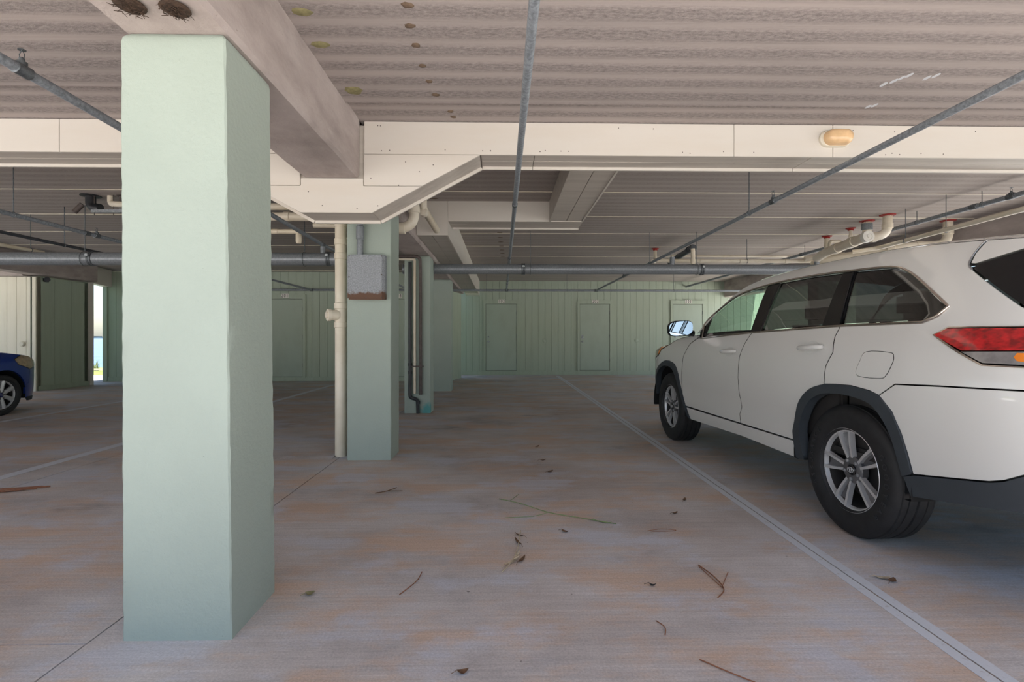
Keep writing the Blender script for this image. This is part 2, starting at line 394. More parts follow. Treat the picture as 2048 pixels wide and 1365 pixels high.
# ceiling
ceiling = MB().box(XW, XE, YE, 11.3, 3.09, 3.4).box(-10.2, XE, 11.3, 14.6, 3.09, 3.4).box(-1.2, XE, 14.6, 15.9, 3.09, 3.4).build('ceiling', 'concrete_beam')
tag(ceiling, kind='structure')
def plank(x0, x1, y0, y1, z, mat, top=3.08):
    g = 0.003; c = 0.009
    prof = [(y0 + g, z + c), (y0 + g + c, z), (y1 - g - c, z), (y1 - g, z + c), (y1 - g, top), (y0 + g, top)]
    m = len(prof); mb = MB()
    mb.add([(x0, y, zz) for y, zz in prof] + [(x1, y, zz) for y, zz in prof], [tuple(range(m)), tuple(range(2 * m - 1, m - 1, -1))] + [(i, (i + 1) % m, m + (i + 1) % m, m + i) for i in range(m)])
    mb.build('plank', mat, ceiling)
for (x0, x1, sh) in ((XW, -10.1, -0.19), (-9.7, XL0, -0.19), (XL1, XR0, 0.0), (XR1, XE, 0.0)):
    ys = [YE] + [v + sh for v in (1.0, 2.2, 3.40)]
    for a, b in zip(ys, ys[1:]): plank(x0, x1, a, b, ZC1, 'plank_concrete')
    plank(x0, x1, ys[-1], 4.05, ZC1 + 0.025, 'plank_concrete')
    ys = [4.05, 4.88, 6.08, 7.30, 8.50, 9.70, 10.9, 12.1, 13.3, 14.6, 15.7]
    for a, b in zip(ys, ys[1:]):
        if x0 < -10 and a > 10.8: continue
        if x0 < -2 and x0 > -10 and a >= 14.5: continue
        plank(x0, x1, a, b, ZC2, 'plank_concrete_inner')
for (x0, x1) in ((-9.7, -1.47), (XL1, XR0)):
    for y in (6.08, 7.30, 8.50, 9.70, 10.9, 12.1, 13.3): boxo('grout_line', x0, x1, y - .007, y + .007, ZC2 - .006, ZC2 + .012, 'lamp_base', ceiling)  # pale strips carry the brightness of the lit plank edges as colour
rr = random.Random(5)
def blot(name, x, y, z, rx, ry, mat, parent, th=0.004, n=14, up=False):
    ring = []
    for k in range(n):
        a = 2 * math.pi * k / n; q = 1 + 0.28 * (rr.random() - 0.5); ring.append((x + rx * q * math.cos(a), y + ry * q * math.sin(a)))
    s = 1 if up else -1; mb = MB()
    mb.add([(p[0], p[1], z) for p in ring] + [(x + (p[0] - x) * 0.6, y + (p[1] - y) * 0.6, z + s * th) for p in ring] + [(x, y, z + s * th)],
           [(i, (i + 1) % n, n + (i + 1) % n, n + i) for i in range(n)] + [(n + i, n + (i + 1) % n, 2 * n) for i in range(n)])
    return mb.build(name, mat, parent, smooth=60)
for (x, y, rx) in ((-0.439, 2.388, .030), (-.456, 2.548, .028), (-.455, 2.717, .024), (-.452, 2.921, .022), (-.44, 3.097, .020), (-.423, 3.268, .026), (-.358, 3.56, .022), (-.346, 3.65, .022)):
    blot('mud_patch', x, y, ZC1 if y < 3.4 else ZC1 + .025, rx, 0.022, 'mud_patch', ceiling)
for (x, y, rx, ry) in ((-0.93, 3.22, .055, .05), (-0.95, 2.45, .05, .03), (-0.97, 2.1, .05, .04), (-0.96, 2.72, .05, .03)):
    blot('moss_patch', x, y, ZC1, rx, ry, 'moss', ceiling)
for (x, y) in ((2.33, 3.08), (2.36, 3.04), (2.38, 3.0), (2.40, 2.97), (2.53, 3.0), (2.56, 2.97), (2.48, 3.36), (2.45, 3.38)): blot('paint_fleck', x, y, ZC1, 0.014, 0.03, 'stripe_paint', ceiling, th=0.001)
for k in range(6): blot('mud_patch', -0.86 + 0.004 * k, 4.6 + k * 0.2 + (1.0 if k > 3 else 0), ZC2, 0.05, 0.02, 'mud_patch', ceiling)
for k in range(9): blot('mud_patch', -0.06 + 0.01 * k, 7.6 + k * 0.42, ZC2, 0.05, 0.035, 'mud_patch', ceiling)

# walls with single siding boards
def siding(wname, p0, p1, z0, z1, mat, bw=0.203, th=0.009, core=0.12, zcore=None):
    a = Vector((p0[0], p0[1], 0)); b = Vector((p1[0], p1[1], 0)); d = (b - a); L = d.length; d.normalize(); nrm = Vector((d.y, -d.x, 0))
    w = MB(); q = [a - nrm * th, b - nrm * th, b - nrm * core, a - nrm * core]
    w.add([(v.x, v.y, z0) for v in q] + [(v.x, v.y, zcore or z1) for v in q], [(3, 2, 1, 0), (4, 5, 6, 7), (0, 1, 5, 4), (1, 2, 6, 5), (2, 3, 7, 6), (3, 0, 4, 7)])
    wall = tag(w.build(wname, mat), kind='structure')
    n = max(1, round(L / bw)); s = L / n; me = None
    for i in range(n):
        if me is None:
            m = MB(); g = 0.001; pr = [(g, 0.0), (g + 0.006, 0.006 - th * 0), (s - g - 0.006, 0.006), (s - g, 0.0)]
            pts = [d * u - nrm * (th * 0.9) for u in (g, s - g)]
            f0 = [d * g - nrm * th, d * (s - g) - nrm * th, d * (s - g - .003), d * (g + .003)]
            m.add([(v.x, v.y, z0 + .002) for v in f0] + [(v.x, v.y, z1 - .002) for v in f0], [(3, 2, 1, 0), (4, 5, 6, 7), (0, 1, 5, 4), (1, 2, 6, 5), (2, 3, 7, 6), (3, 0, 4, 7)])
            me = m.mesh('board')
        o = link('board', me, mat, wall); o.location = a + d * (s * i)
    return wall
siding('wall_back', (-1.5, YW), (11.0, YW), 0.0, ZC2, 'green_siding', zcore=3.088)
siding('wall_storage', (-10.3, YS), (-1.35, YS), 0.0, ZC2, 'green_siding')
siding('wall_storage_end', (-1.35, YS), (-1.16, 14.6), 0.0, 2.44, 'green_siding', bw=0.33)
siding('wall_left_front', (XW, 11.13), (-9.95, 11.13), 0.0, 2.45, 'cream_siding')
siding('wall_left_return', (-9.95, 11.13), (-9.95, 12.5), 0.0, 2.45, 'green_siding', bw=0.45)
tag(boxo('wall_storage_rear', -10.3, -1.3, 14.5, 14.6, 0, ZC2, 'green_siding'), kind='structure')
tag(boxo('wall_left_rear', XW, -9.95, 12.4, 12.5, 0, 3.0, 'green_siding'), kind='structure')
tag(boxo('wall_left_roof', XW, -9.95, 11.34, 12.5, 3.0, 3.2, 'concrete_beam'), kind='structure')
tag(boxo('trim_5', -10.44, -9.705, 12.495, 14.6, 2.905, 3.088, 'concrete_beam'), kind='structure')  # concrete fill added above the header to block a light leak
tag(boxo('baseboard_back', -1.5, 11.0, YW - 0.03, YW - 0.001, 0.0, 0.125, 'green_siding', bevel=0.004), kind='structure')
tag(boxo('baseboard_storage', -10.3, -1.36, YS - 0.03, YS - 0.001, 0.0, 0.11, 'green_siding', bevel=0.004), kind='structure')
tag(boxo('baseboard_left', -9.949, -9.92, 11.16, 12.5, 0.0, 0.10, 'green_siding', bevel=0.004), kind='structure')
tag(boxo('trim_1', -10.0, -9.92, 11.09, 11.129, 0.0, 2.44, 'cream_siding', bevel=0.004), kind='structure')
tag(boxo('trim_2', -10.02, -9.90, 12.501, 12.62, 0.0, 2.47, 'cream_board', bevel=0.004), kind='structure')
tag(boxo('trim_3', -10.42, -10.305, 13.56, 13.74, 0.0, 2.47, 'green_siding', bevel=0.004), kind='structure')
tag(MB().add([(-10.1, 12.5, 2.47), (-9.9, 12.5, 2.47), (-10.25, 13.75, 2.47), (-10.45, 13.75, 2.47), (-10.1, 12.5, 2.9), (-9.9, 12.5, 2.9), (-10.25, 13.75, 2.9), (-10.45, 13.75, 2.9)],
    [(3, 2, 1, 0), (4, 5, 6, 7), (0, 1, 5, 4), (1, 2, 6, 5), (2, 3, 7, 6), (3, 0, 4, 7)]).build('trim_4', 'cream_board'), kind='structure')

# doors
def door(n, x0, x1, Y, z0, z1, digits, label, knob='l'):
    d = thing('door_%d' % n, label, 'door', ((x0 + x1) / 2, Y, z0), kind='structure')
    boxo('leaf', x0, x1, Y - 0.024, Y - 0.0065, z0, z1, 'green_door', d, bevel=0.002)
    boxo('jamb', x0 - .007, x1 + .007, Y - 0.006, Y - 0.0005, z0 - .008, z1 + .008, 'joint_dark', d)  # dark backing sheet drawn in as the shaded gap round the leaf
    cw = 0.085
    for a, b in ((x0 - cw, x0 - 0.008), (x1 + 0.008, x1 + cw)): boxo('casing', a, b, Y - 0.04, Y - 0.001, z0 - 0.01, z1 + 0.008, 'green_siding', d, bevel=0.003)
    boxo('casing', x0 - cw, x1 + cw, Y - 0.04, Y - 0.001, z1 + 0.009, z1 + 0.125, 'green_siding', d, bevel=0.003)
    boxo('threshold', x0 - cw, x1 + cw, Y - 0.05, Y - 0.032, z0 - 0.035, z0 - 0.012, 'green_siding', d)
    kx = x0 + 0.07
    k = MB().lathe((kx, Y - 0.022, z0 + 0.88), (0, -1, 0), [(0.033, 0), (0.033, 0.008), (0.013, 0.012), (0.013, 0.035), (0.026, 0.04), (0.03, 0.055), (0.022, 0.068), (0.0, 0.07)], 20).build('knob', 'galvanised', d, smooth=40)
    MB().lathe((kx, Y - 0.022, z0 + 1.02), (0, -1, 0), [(0.03, 0), (0.03, 0.012), (0.022, 0.018), (0.0, 0.018)], 18).build('deadbolt', 'galvanised', d, smooth=40)
    if n == 2: boxo('lock_plate', kx - 0.035, kx + 0.035, Y - 0.026, Y - 0.0225, z0 + 0.97, z0 + 1.09, 'galvanised', d, bevel=0.002)
    for h in (0.25, 1.0, 1.72): MB().tube([(x1 + 0.004, Y - 0.03, z0 + h), (x1 + 0.004, Y - 0.03, z0 + h + 0.1)], 0.008, 8).build('hinge', 'fitting_steel', d, smooth=40)
    xc = (x0 + x1) / 2 + 0.01; w = 0.066
    for i, ch in enumerate(digits):
        x = xc + (i - 1) * w
        tile = boxo('number_tile', x - w / 2 + 0.001, x + w / 2 - 0.001, Y - 0.048, Y - 0.0405, z1 + 0.03, z1 + 0.145, 'tile_white', d, bevel=0.001)
        me = text_mesh(ch, 0.135, 0.001)
        me.transform(Matrix.Scale(0.72, 4, (1, 0, 0))); me.transform(Matrix.Rotation(R(90), 4, 'X')); me.transform(Matrix.Translation((x - d.location.x, Y - 0.050 - d.location.y, z1 + 0.0875 - d.location.z)))
        link('digit', me, 'digit_black', tile)
    return d
door(1, -0.487, 0.445, YW, 0.145, 2.17, '102', 'pale green door numbered 102 beside the sunlit end of the back wall')
door(2, 2.398, 3.309, YW, 0.145, 2.17, '202', 'pale green door numbered 202 with a bright lock plate')
door(3, 5.276, 6.178, YW, 0.145, 2.17, '303', 'pale green door numbered 303 behind the white car')
door(4, -6.17, -5.25, YS, 0.12, 2.16, '201', 'pale green storage door numbered 201 behind the columns')
door(5, -3.22, -2.28, YS, 0.12, 2.16, '104', 'pale green storage door numbered 104 seen between two columns')
for (x, z) in ((1.305, 1.051), (4.144, 1.066)):
    o = MB().lathe((x, YW, z), (0, -1, 0), [(0.0, -0.002), (0.06, -0.002), (0.06, 0.012), (0.045, 0.02), (0.0, 0.022)], 24).build('outlet_cover', 'green_siding', smooth=40)
    tag(o, ('round green cover plate on the siding left of the door with the lock plate' if x < 2 else 'round green cover plate on the siding nearest the white car mirror'), 'cover', 'round covers on the back wall')
o = MB().lathe((-10.22, 11.13, 1.01), (0, -1, 0), [(0.0, 0), (0.055, 0), (0.055, 0.03), (0.04, 0.045), (0.0, 0.045)], 20).build('outlet_cover', 'cream_siding', smooth=40)
tag(o, 'round cream cover on the cream siding near the blue car', 'cover')

# columns
def column(label, x0, x1, y0, y1, z1, mat, taper=(0, 0, 0, 0), seed=1, group=None):
    r = random.Random(seed); b = 0.006; mb = MB(); nz = 56; rings = []
    nx = 8
    def outline(z):
        t = z / z1; a0, a1, c0, c1 = x0 + taper[0] * t, x1 + taper[1] * t, y0 + taper[2] * t, y1 + taper[3] * t
        sh = 0.0
        if t > 0.985: sh = 0.02 * ((t - 0.985) / 0.015) ** 2
        a0 += sh; a1 -= sh; c0 += sh; c1 -= sh
        pts = []
        for k in range(nx + 1): pts.append((a0 + b + (a1 - a0 - 2 * b) * k / nx, c0))
        for k in range(nx + 1): pts.append((a1, c0 + b + (c1 - c0 - 2 * b) * k / nx))
        for k in range(nx + 1): pts.append((a1 - b - (a1 - a0 - 2 * b) * k / nx, c1))
        for k in range(nx + 1): pts.append((a0, c1 - b - (c1 - c0 - 2 * b) * k / nx))
        return pts
    zs = [z1 * k / nz for k in range(nz + 1)] + [z1 * 0.99, z1 * 0.995]; zs = sorted(set(zs)); m = None
    for z in zs:
        o = outline(z); m = len(o)
        for i, (x, y) in enumerate(o):
            e = (i % (nx + 1)) in (0, nx); j = 0.0016 if e else 0.0006
            mb.v.append((x + r.uniform(-j, j), y + r.uniform(-j, j), z))
    for i in range(len(zs) - 1):
        for k in range(m): mb.f.append((i * m + k, i * m + (k + 1) % m, (i + 1) * m + (k + 1) % m, (i + 1) * m + k))
    mb.f.append(tuple(range(m))[::-1]); mb.f.append(tuple((len(zs) - 1) * m + k for k in range(m)))
    o = mb.build('column', mat, smooth=30)
    return tag(o, label, 'column', group)
column('large pale green stucco column with chipped edges under the bird-nested beam', -1.428, -1.022, 1.955, 2.33, 2.30, 'green_stucco', (-0.009, -0.024, 0, 0), 1)
column('pale green stucco column carrying the grey electrical box', -1.444, -1.036, 4.80, 5.17, 2.39, 'green_stucco', seed=2)
column('pale green stucco column with black and cream pipes on its face', -1.478, -1.085, 7.78, 8.15, 2.39, 'green_stucco_splashed', seed=3)
column('bare pale green stucco column next to the storage rooms', -1.47, -1.085, 10.97, 11.33, 2.39, 'green_stucco', seed=4)
for k, y in enumerate((1.955, 4.80, 7.78, 10.97)):
    column('pale green stucco column in the row behind the white car', XR0, XR1, y, y + 0.37, 2.39 if k else 2.30, 'green_stucco', seed=10 + k, group='columns behind the white car')

# concrete beams
def cbeam(label, x0, x1, y0, y1, z0, z1):
    n = 24; mb = MB(); r = random.Random(int(abs(x0 * 100) + y0 * 10)); along_y = (y1 - y0) > (x1 - x0); rings = []
    for k in range(n + 1):
        t = k / n; ch = 0.018
        j = lambda: r.uniform(-0.003, 0.003)
        if along_y:
            y = y0 + (y1 - y0) * t; prof = [(x0, z1), (x0 + j(), z0 + ch), (x0 + ch, z0 + j()), (x1 - ch, z0 + j()), (x1 + j(), z0 + ch), (x1, z1)]; rings.append([(a, y, b) for a, b in prof])
        else:
            x = x0 + (x1 - x0) * t; prof = [(y0, z1), (y0 + j(), z0 + ch), (y0 + ch, z0 + j()), (y1 - ch, z0 + j()), (y1 + j(), z0 + ch), (y1, z1)]; rings.append([(x, a, b) for a, b in prof])
    m = 6
    for rg in rings: mb.v += rg
    for i in range(n):
        for k in range(m): mb.f.append((i * m + k, i * m + (k + 1) % m, (i + 1) * m + (k + 1) % m, (i + 1) * m + k))
    mb.f.append(tuple(range(m))); mb.f.append(tuple(n * m + k for k in range(m))[::-1])
    return tag(mb.build('concrete_beam', 'concrete_beam'), label, 'beam')
cbeam('rough concrete beam with two nest-filled holes above the large column', XL0, XL1, YE, 3.725, 2.303, 3.07)
cbeam('concrete beam running over the inner green columns', -1.47, -1.085, 4.06, 14.6, 2.392, 3.07)
cbeam('concrete beam above the row of columns behind the white car', XR0, XR1, 4.06, 15.65, 2.392, 3.07)
cbeam('short concrete beam at the front of the row behind the white car', XR0, XR1, YE, 3.725, 2.303, 3.07)
cbeam('concrete beam along the left storage wall', -10.09, -9.71, 4.06, 12.49, 2.48, 3.07)
cbeam('concrete beam at the front left above the open bays', -10.09, -9.71, YE, 3.725, 2.303, 3.07)
cbeam('concrete beam over the cream storage wall', XW, -10.1, 10.98, 11.33, 2.455, 2.995)
for (x, y, nm) in ((-1.289, 1.80, 'left'), (-1.144, 1.815, 'right')):
    mb = MB(); r = random.Random(int(-x * 100))
    blot_ring = []
    mb.lathe((x, y, 2.300), (0, 0, -1), [(0.046, 0.0), (0.05, 0.006), (0.04, 0.012), (0.024, 0.010), (0.0, 0.004)], 20)
    for k in range(70):
        a = r.uniform(0, 6.28); q = 0.047 * math.sqrt(r.random()); d = r.uniform(0, 6.28); l = r.uniform(0.01, 0.03)
        p = Vector((x + q * math.cos(a), y + q * math.sin(a), 2.292 - r.random() * 0.012)); mb.tube([p, p + Vector((math.cos(d) * l, math.sin(d) * l, r.uniform(-0.012, 0.004)))], 0.0012, 4)
    o = mb.build('bird_nest', 'nest', smooth=50)
    tag(o, ('brown nest in the beam hole nearest the edge, with hanging twigs' if nm == 'right' else 'brown nest in the beam hole toward the planks, with a pale rim'), 'nest', 'nests in the beam holes')

# clad transverse beam
YB0, YB1, ZB = 3.73, 4.03, 2.475
cb = thing('clad_beam', 'cream boarded beam across the garage with a flared haunch and wall lamp', 'beam', (0, YB0, ZB))
ztop = 2.712
def board(name, poly, y0, y1, mat, bev=0.002): return MB().prism(poly, y0, y1).build(name, mat, cb, bevel=bev)
g = 0.0015
for a, b in ((-1.0, 1.705), (1.705, 2.44), (2.44, XR0 - .01), (-3.17, -1.46), (-9.69, -3.17)): board('fascia_board', [(a + g, ZB + g), (b - g, ZB + g), (b - g, ztop), (a + g, ztop)], YB0, YB0 + 0.02, 'cream_board')
hx = -1.199; zh = 2.245; zl = 2.05
xr = lambda z: -0.16 - (ZB - z) * 0.782 / 0.425
board('fascia_board', [(-1.0, ZB - g), (-0.16, ZB - g), (xr(zh + g), zh + g), (-1.0, zh + g)], YB0, YB0 + 0.02, 'cream_board')
board('fascia_board', [(-1.46, ZB - g), (2 * hx + 0.16, ZB - g), (2 * hx - xr(zh + g), zh + g), (-1.46, zh + g)], YB0, YB0 + 0.02, 'cream_board')
board('fascia_board', [(xr(zh), zh - g), (xr(zl), zl), (2 * hx - xr(zl), zl), (2 * hx - xr(zh), zh - g), (-1.455, zh - g), (-1.455, 2.297), (-1.005, 2.297), (-1.005, zh - g)], YB0, YB0 + 0.02, 'cream_board')
ym = 3.885
for a, b in ((-0.155, 0.24), (0.24, 2.3), (2.3, XR0 - .01), (-9.69, -2.245)):
    for c, d in ((YB0 + 0.021, ym - .002), (ym + .002, YB1 - 0.021)): MB().box(a + g, b - g, c, d, ZB + 0.008, ZB + 0.026).build('soffit_board', 'soffit_board', cb, bevel=0.002)
    MB().box(a + g, b - g, YB1 - 0.02, YB1, ZB - 0.014, ZC2 - 0.01).build('trim_board', 'cream_board', cb, bevel=0.002)
def slope(xa, za, xb, zb_):
    d = Vector((xb - xa, 0, zb_ - za)).normalized(); nn = Vector((-d.z, 0, d.x)); nn = nn if nn.z > 0 else -nn
    for (c, e, mat, lo, hi) in ((YB0 + 0.021, YB1 - 0.021, 'soffit_board', 0.006, 0.024), (YB1 - 0.02, YB1, 'cream_board', -0.016, 0.03)):
        p = [Vector((xa, 0, za)) + nn * lo, Vector((xb, 0, zb_)) + nn * lo, Vector((xb, 0, zb_)) + nn * hi, Vector((xa, 0, za)) + nn * hi]
        MB().prism([(v.x, v.z) for v in p], c, e).build('soffit_board' if mat == 'soffit_board' else 'trim_board', mat, cb, bevel=0.0015)
slope(-0.16, ZB, xr(zl), zl); slope(2 * hx + 0.16, ZB, 2 * hx - xr(zl), zl); slope(xr(zl) - .004, zl, 2 * hx - xr(zl) + .004, zl)
MB().prism([(-0.20, ZB + .03), (xr(zl) - .01, zl + .03), (2 * hx - xr(zl) + .01, zl + .03), (2 * hx + 0.20, ZB + .03)], YB0 + 0.022, YB1 - 0.022).build('core', 'soffit_board', cb)
MB().box(-9.69, XR0 - .01, YB0 + 0.022, YB1 - 0.022, ZB + 0.03, ZC1).build('core', 'soffit_board', cb)
rr = random.Random(11)
for k in range(26):       # screw heads in the cream boards
    x = rr.uniform(-0.95, 3.6); z = rr.choice((ZB + 0.03, ZB + 0.2)) + rr.uniform(-.01, .01)
    MB().lathe((x, YB0, z), (0, -1, 0), [(0.004, -0.001), (0.004, 0.001), (0, 0.0015)], 8).build('screw', 'brown_pipe', cb)
for (x, z) in ((-0.9, 2.1), (-0.75, 2.25), (-0.6, 2.35), (-1.3, 2.1), (-1.05, 2.08), (-1.4, 2.2), (-0.7, 2.42), (-0.5, 2.4), (-0.95, 2.3)):
    MB().lathe((x, YB0, z), (0, -1, 0), [(0.004, -0.001), (0.004, 0.001), (0, 0.0015)], 8).build('screw', 'brown_pipe', cb)

# second boarded beam with its duct boxes
b2 = thing('clad_beam', 'cream boarded inner beam joined to a long boarded duct box', 'beam', (-0.1, 6.5, 2.6))
def part(name, x0, x1, y0, y1, z0, z1, mat): return boxo(name, x0, x1, y0, y1, z0, z1, mat, b2, bevel=0.002)
YD0, YD1, ZD = 6.50, 6.93, 2.62
part('fascia_board', -0.684, 1.035, YD0, YD0 + .02, ZD, ZC2 - .003, 'cream_board'); part('fascia_board', -1.082, -0.686, YD0, YD0 + .02, 2.442, ZC2 - .003, 'cream_board')
for a, b in ((YD0 + .021, 6.71), (6.714, YD1 - .021)): part('soffit_board', -0.684, 1.035, a, b, ZD + .008, ZD + .026, 'soffit_board')
part('trim_board', -0.66, 1.035, YD1 - .02, YD1, ZD - .014, ZC2 - .003, 'cream_board')
part('fascia_board', 0.60, 0.62, YB1 + .002, YD0 - .001, ZD, ZC2 - .003, 'soffit_board'); part('fascia_board', 1.015, 1.035, YB1 + .002, YD0 - .001, ZD, ZC2 - .003, 'cream_board')
for a, b in ((0.621, 0.815), (0.819, 1.014)): part('soffit_board', a, b, YB1 + .002, YD0 - .001, ZD + .008, ZD + .026, 'soffit_board')
part('fascia_board', -0.705, -0.685, YD0 + .021, 15.66, 2.442, ZC2 - .003, 'cream_board')
for a, b in ((-1.08, -0.895), (-0.891, -0.706)): part('soffit_board', a, b, YD0 + .021, 15.66, 2.45, 2.468, 'soffit_board')
part('end_board', -1.08, -0.69, 15.0, 15.66, 2.432, 2.448, 'cream_board')

# bulkhead lamp
lp = thing('wall_lamp', 'oval amber bulkhead lamp on the cream boarded beam', 'lamp', (2.45, YB0, 2.607))
def oval(cx, y, cz, prof, seg=40, ax=0.116, az=0.062):
    mb = MB(); n = len(prof)
    for k, (s, h) in enumerate(prof):
        for i in range(seg):
            t = 2 * math.pi * i / seg; c, d = math.cos(t), math.sin(t)
            x = (ax - az) * (1 if c > 0.0001 else (-1 if c < -0.0001 else 0)) + az * c
            mb.v.append((cx + x * s, y - h, cz + az * d * s))
    for k in range(n - 1):
        for i in range(seg): mb.f.append((k * seg + i, k * seg + (i + 1) % seg, (k + 1) * seg + (i + 1) % seg, (k + 1) * seg + i))
    mb.f.append(tuple(range(seg))); mb.f.append(tuple((n - 1) * seg + i for i in range(seg))[::-1]); return mb
oval(2.45, YB0, 2.607, [(1, 0), (1, 0.018), (0.93, 0.026)]).build('base', 'lamp_base', lp, smooth=40)
oval(2.455, YB0 - .026, 2.607, [(0.88, 0), (0.86, 0.03), (0.74, 0.055), (0.5, 0.068), (0.2, 0.072)]).build('globe', 'lamp_amber', lp, smooth=70)

# parking stripes
def stripe(label, x0, x1, y0, y1, joint=None, group=None):
    mb = MB()
    if joint is None: mb.box(x0, x1, y0, y1, 0.0004, 0.0016)
    else: mb.box(x0, joint - 0.004, y0, y1, 0.0004, 0.0016).box(joint + 0.004, x1, y0, y1, 0.0004, 0.0016)
    tag(mb.build('parking_stripe', 'stripe_paint'), label, 'stripe', group)
stripe('long white parking stripe split by a joint beside the white car', 1.608, 1.715, -1.5, 15.3, 1.66)
stripe('white parking stripe on the floor behind the large column', -4.14, -4.03, -1.5, 12.40)
stripe('white parking stripe beside the blue car', -6.86, -6.76, 5.0, 12.40)
stripe('thin white line across the floor before the back wall', -0.9, 6.7, 15.37, 15.42)
stripe('thin white line across the floor before the storage doors', -9.0, -1.75, 12.41, 12.46)

# ------------------------------------------------------------------ pipes
def pipe_thing(name, label, pts, r, mat, coup=(), hang=(), heads=(), zc=ZC2, cat='pipe', bendr=0.12, cmat=None, cr=1.22, clen=0.06, group=None, seg=16):
    t = thing(name, label, cat, pts[0], group=group)
    MB().tube(bend(pts, bendr), r, seg).build('pipe', mat, t, smooth=50)
    for (p, ax) in coup:
        p = Vector(p); a = Vector(ax).normalized()
        MB().lathe(p - a * clen / 2, a, [(r * 1.001, 0), (r * cr, 0.003), (r * cr, clen - .003), (r * 1.001, clen)], seg).build('coupling', cmat or mat, t, smooth=40)
    for (p, ax) in hang:
        p = Vector(p); a = Vector(ax).normalized(); mb = MB()
        up = Vector((0, 0, 1)); sd = a.cross(up).normalized()
        ringp = [p + (up * math.cos(2 * math.pi * k / 20) + sd * math.sin(2 * math.pi * k / 20)) * (r * 1.12) for k in range(20)]
        mb.tube(ringp, 0.004, 6, closed=True); mb.tube([p + up * r * 1.1, Vector((p.x, p.y, zc - .002))], 0.0045, 6)
        mb.build('hanger', 'fitting_steel', t, smooth=50)
    for p in heads:
        p = Vector(p); mb = MB()
        mb.lathe(p, (0, 0, 1), [(r * 0.95, 0), (r * 0.95, r + .014), (0.012, r + .018), (0.012, r + .03), (0.008, r + .034), (0.0, r + .034)], 12)
        for s in (-1, 1): mb.tube([p + Vector((s * .010, 0, r + .03)), p + Vector((s * .012, 0, r + .05)), p + Vector((0, 0, r + .068))], 0.002, 5)
        mb.lathe(p + Vector((0, 0, r + .068)), (0, 0, 1), [(0.016, 0), (0.016, .003), (0.0, .004)], 12)
        mb.build('sprinkler_head', 'fitting_steel', t, smooth=40)
    return t
ZP = 2.37
Y_ = (0, 1, 0); X_ = (1, 0, 0); Zv = (0, 0, 1)
def run(label, x, ya, yb, r, coup=(), hang=(), heads=()):
    c = [((x, y, ZP), Y_) for y in coup] + [((x, y, ZP), Y_) for y in heads]
    h1 = [((x, y, ZP), Y_) for y in hang if y > 3.9]
    return pipe_thing('sprinkler_pipe', label, [(x, ya, ZP), (x, yb, ZP)], r, 'steel_pipe', c, h1, [(x, y, ZP) for y in heads], cmat='fitting_steel', clen=0.075)
run('grey sprinkler pipe running straight back over the empty stall', 0.118, YE + .05, 13.16, 0.021, (4.72, 7.85, 11.6), (11.0,), ())
run('grey sprinkler pipe passing over the white car', 2.435, YE + .05, 13.16, 0.021, (), (5.0, 8.4), (4.55, 10.2))
pipe_thing('sprinkler_pipe', 'grey sprinkler pipe close under the ceiling behind the red-collared drains', [(5.68, 4.1, 2.72), (5.68, 15.68, 2.72)], 0.028, 'steel_pipe', [((5.68, 5.6, 2.72), Y_), ((5.68, 6.05, 2.72), Y_), ((5.68, 9.6, 2.72), Y_)], [((5.68, 5.95, 2.72), Y_), ((5.68, 6.9, 2.72), Y_), ((5.68, 9.5, 2.72), Y_)], [(5.68, 5.6, 2.72)], cmat='fitting_steel', clen=.09)
pipe_thing('sprinkler_pipe', 'grey sprinkler pipe crossing left behind the large column', [(-2.15, YE + .05, ZP), (-2.2, 2.39, ZP), (-2.36, 6.8, ZP), (-2.4, 13.16, ZP)], 0.023, 'steel_pipe', [((-2.2, 2.39, ZP), Y_), ((-2.36, 6.78, ZP), Y_)], [((-2.38, 9.0, ZP), Y_)], [(-2.2, 2.39, ZP)], cmat='fitting_steel', clen=.08, bendr=.2)
run('grey sprinkler pipe over the stall left of the large column', -4.87, YE + .05, 13.16, 0.023, (6.1,), (5.2, 9.5), (6.25,))
pipe_thing('sprinkler_main', 'thin grey sprinkler main running along the back walls', [(-9.6, 13.21, ZP), (6.8, 13.21, ZP)], 0.028, 'steel_pipe',
           [((x, 13.21, ZP), X_) for x in (0.118, 2.435, -2.4, -4.87, -7.5)], [((x, 13.21, ZP), X_) for x in (1.68, 4.46, -3.4, -7.0, -0.4)], cmat='fitting_steel', clen=0.09)
dl = pipe_thing('drain_main', 'thick grey drain main crossing behind the large column', [(-12, 6.8, 2.17), (-1.66, 6.8, 2.18)], 0.084, 'grey_pipe', hang=[((-5.45, 6.8, 2.175), X_), ((-2.6, 6.8, 2.18), X_)], seg=24)
dm = pipe_thing('drain_main', 'thick grey drain main hung across the empty stall and behind the white car', [(-1.6, 8.31, 2.255), (6.6, 8.31, 2.265)], 0.082, 'grey_pipe', hang=[((0.46, 8.31, 2.258), X_), ((3.18, 8.31, 2.261), X_)], seg=24)
for (t, x, y, z) in ((dl, -5.35, 6.8, 2.176), (dm, 0.345, 8.31, 2.258), (dm, 3.26, 8.31, 2.261), (dl, -2.28, 6.8, 2.183)):
    cp = MB().lathe((x - .03, y, z), X_, [(0.084, 0), (0.093, .004), (0.093, .022), (0.088, .026), (0.088, .034), (0.093, .038), (0.093, .056), (0.084, .06)], 24).build('clamp', 'fitting_steel', t, smooth=40)
    MB().box(x - .02, x + .02, y - .115, y - .088, z + .02, z + .05).build('clamp_bolt', 'galvanised', cp, bevel=.004)
for x in (2.78, 5.17): MB().tube([(x, 8.31, 2.32), (x, 8.31, 2.46)], 0.04, 16).build('branch', 'grey_pipe', dm, smooth=50)
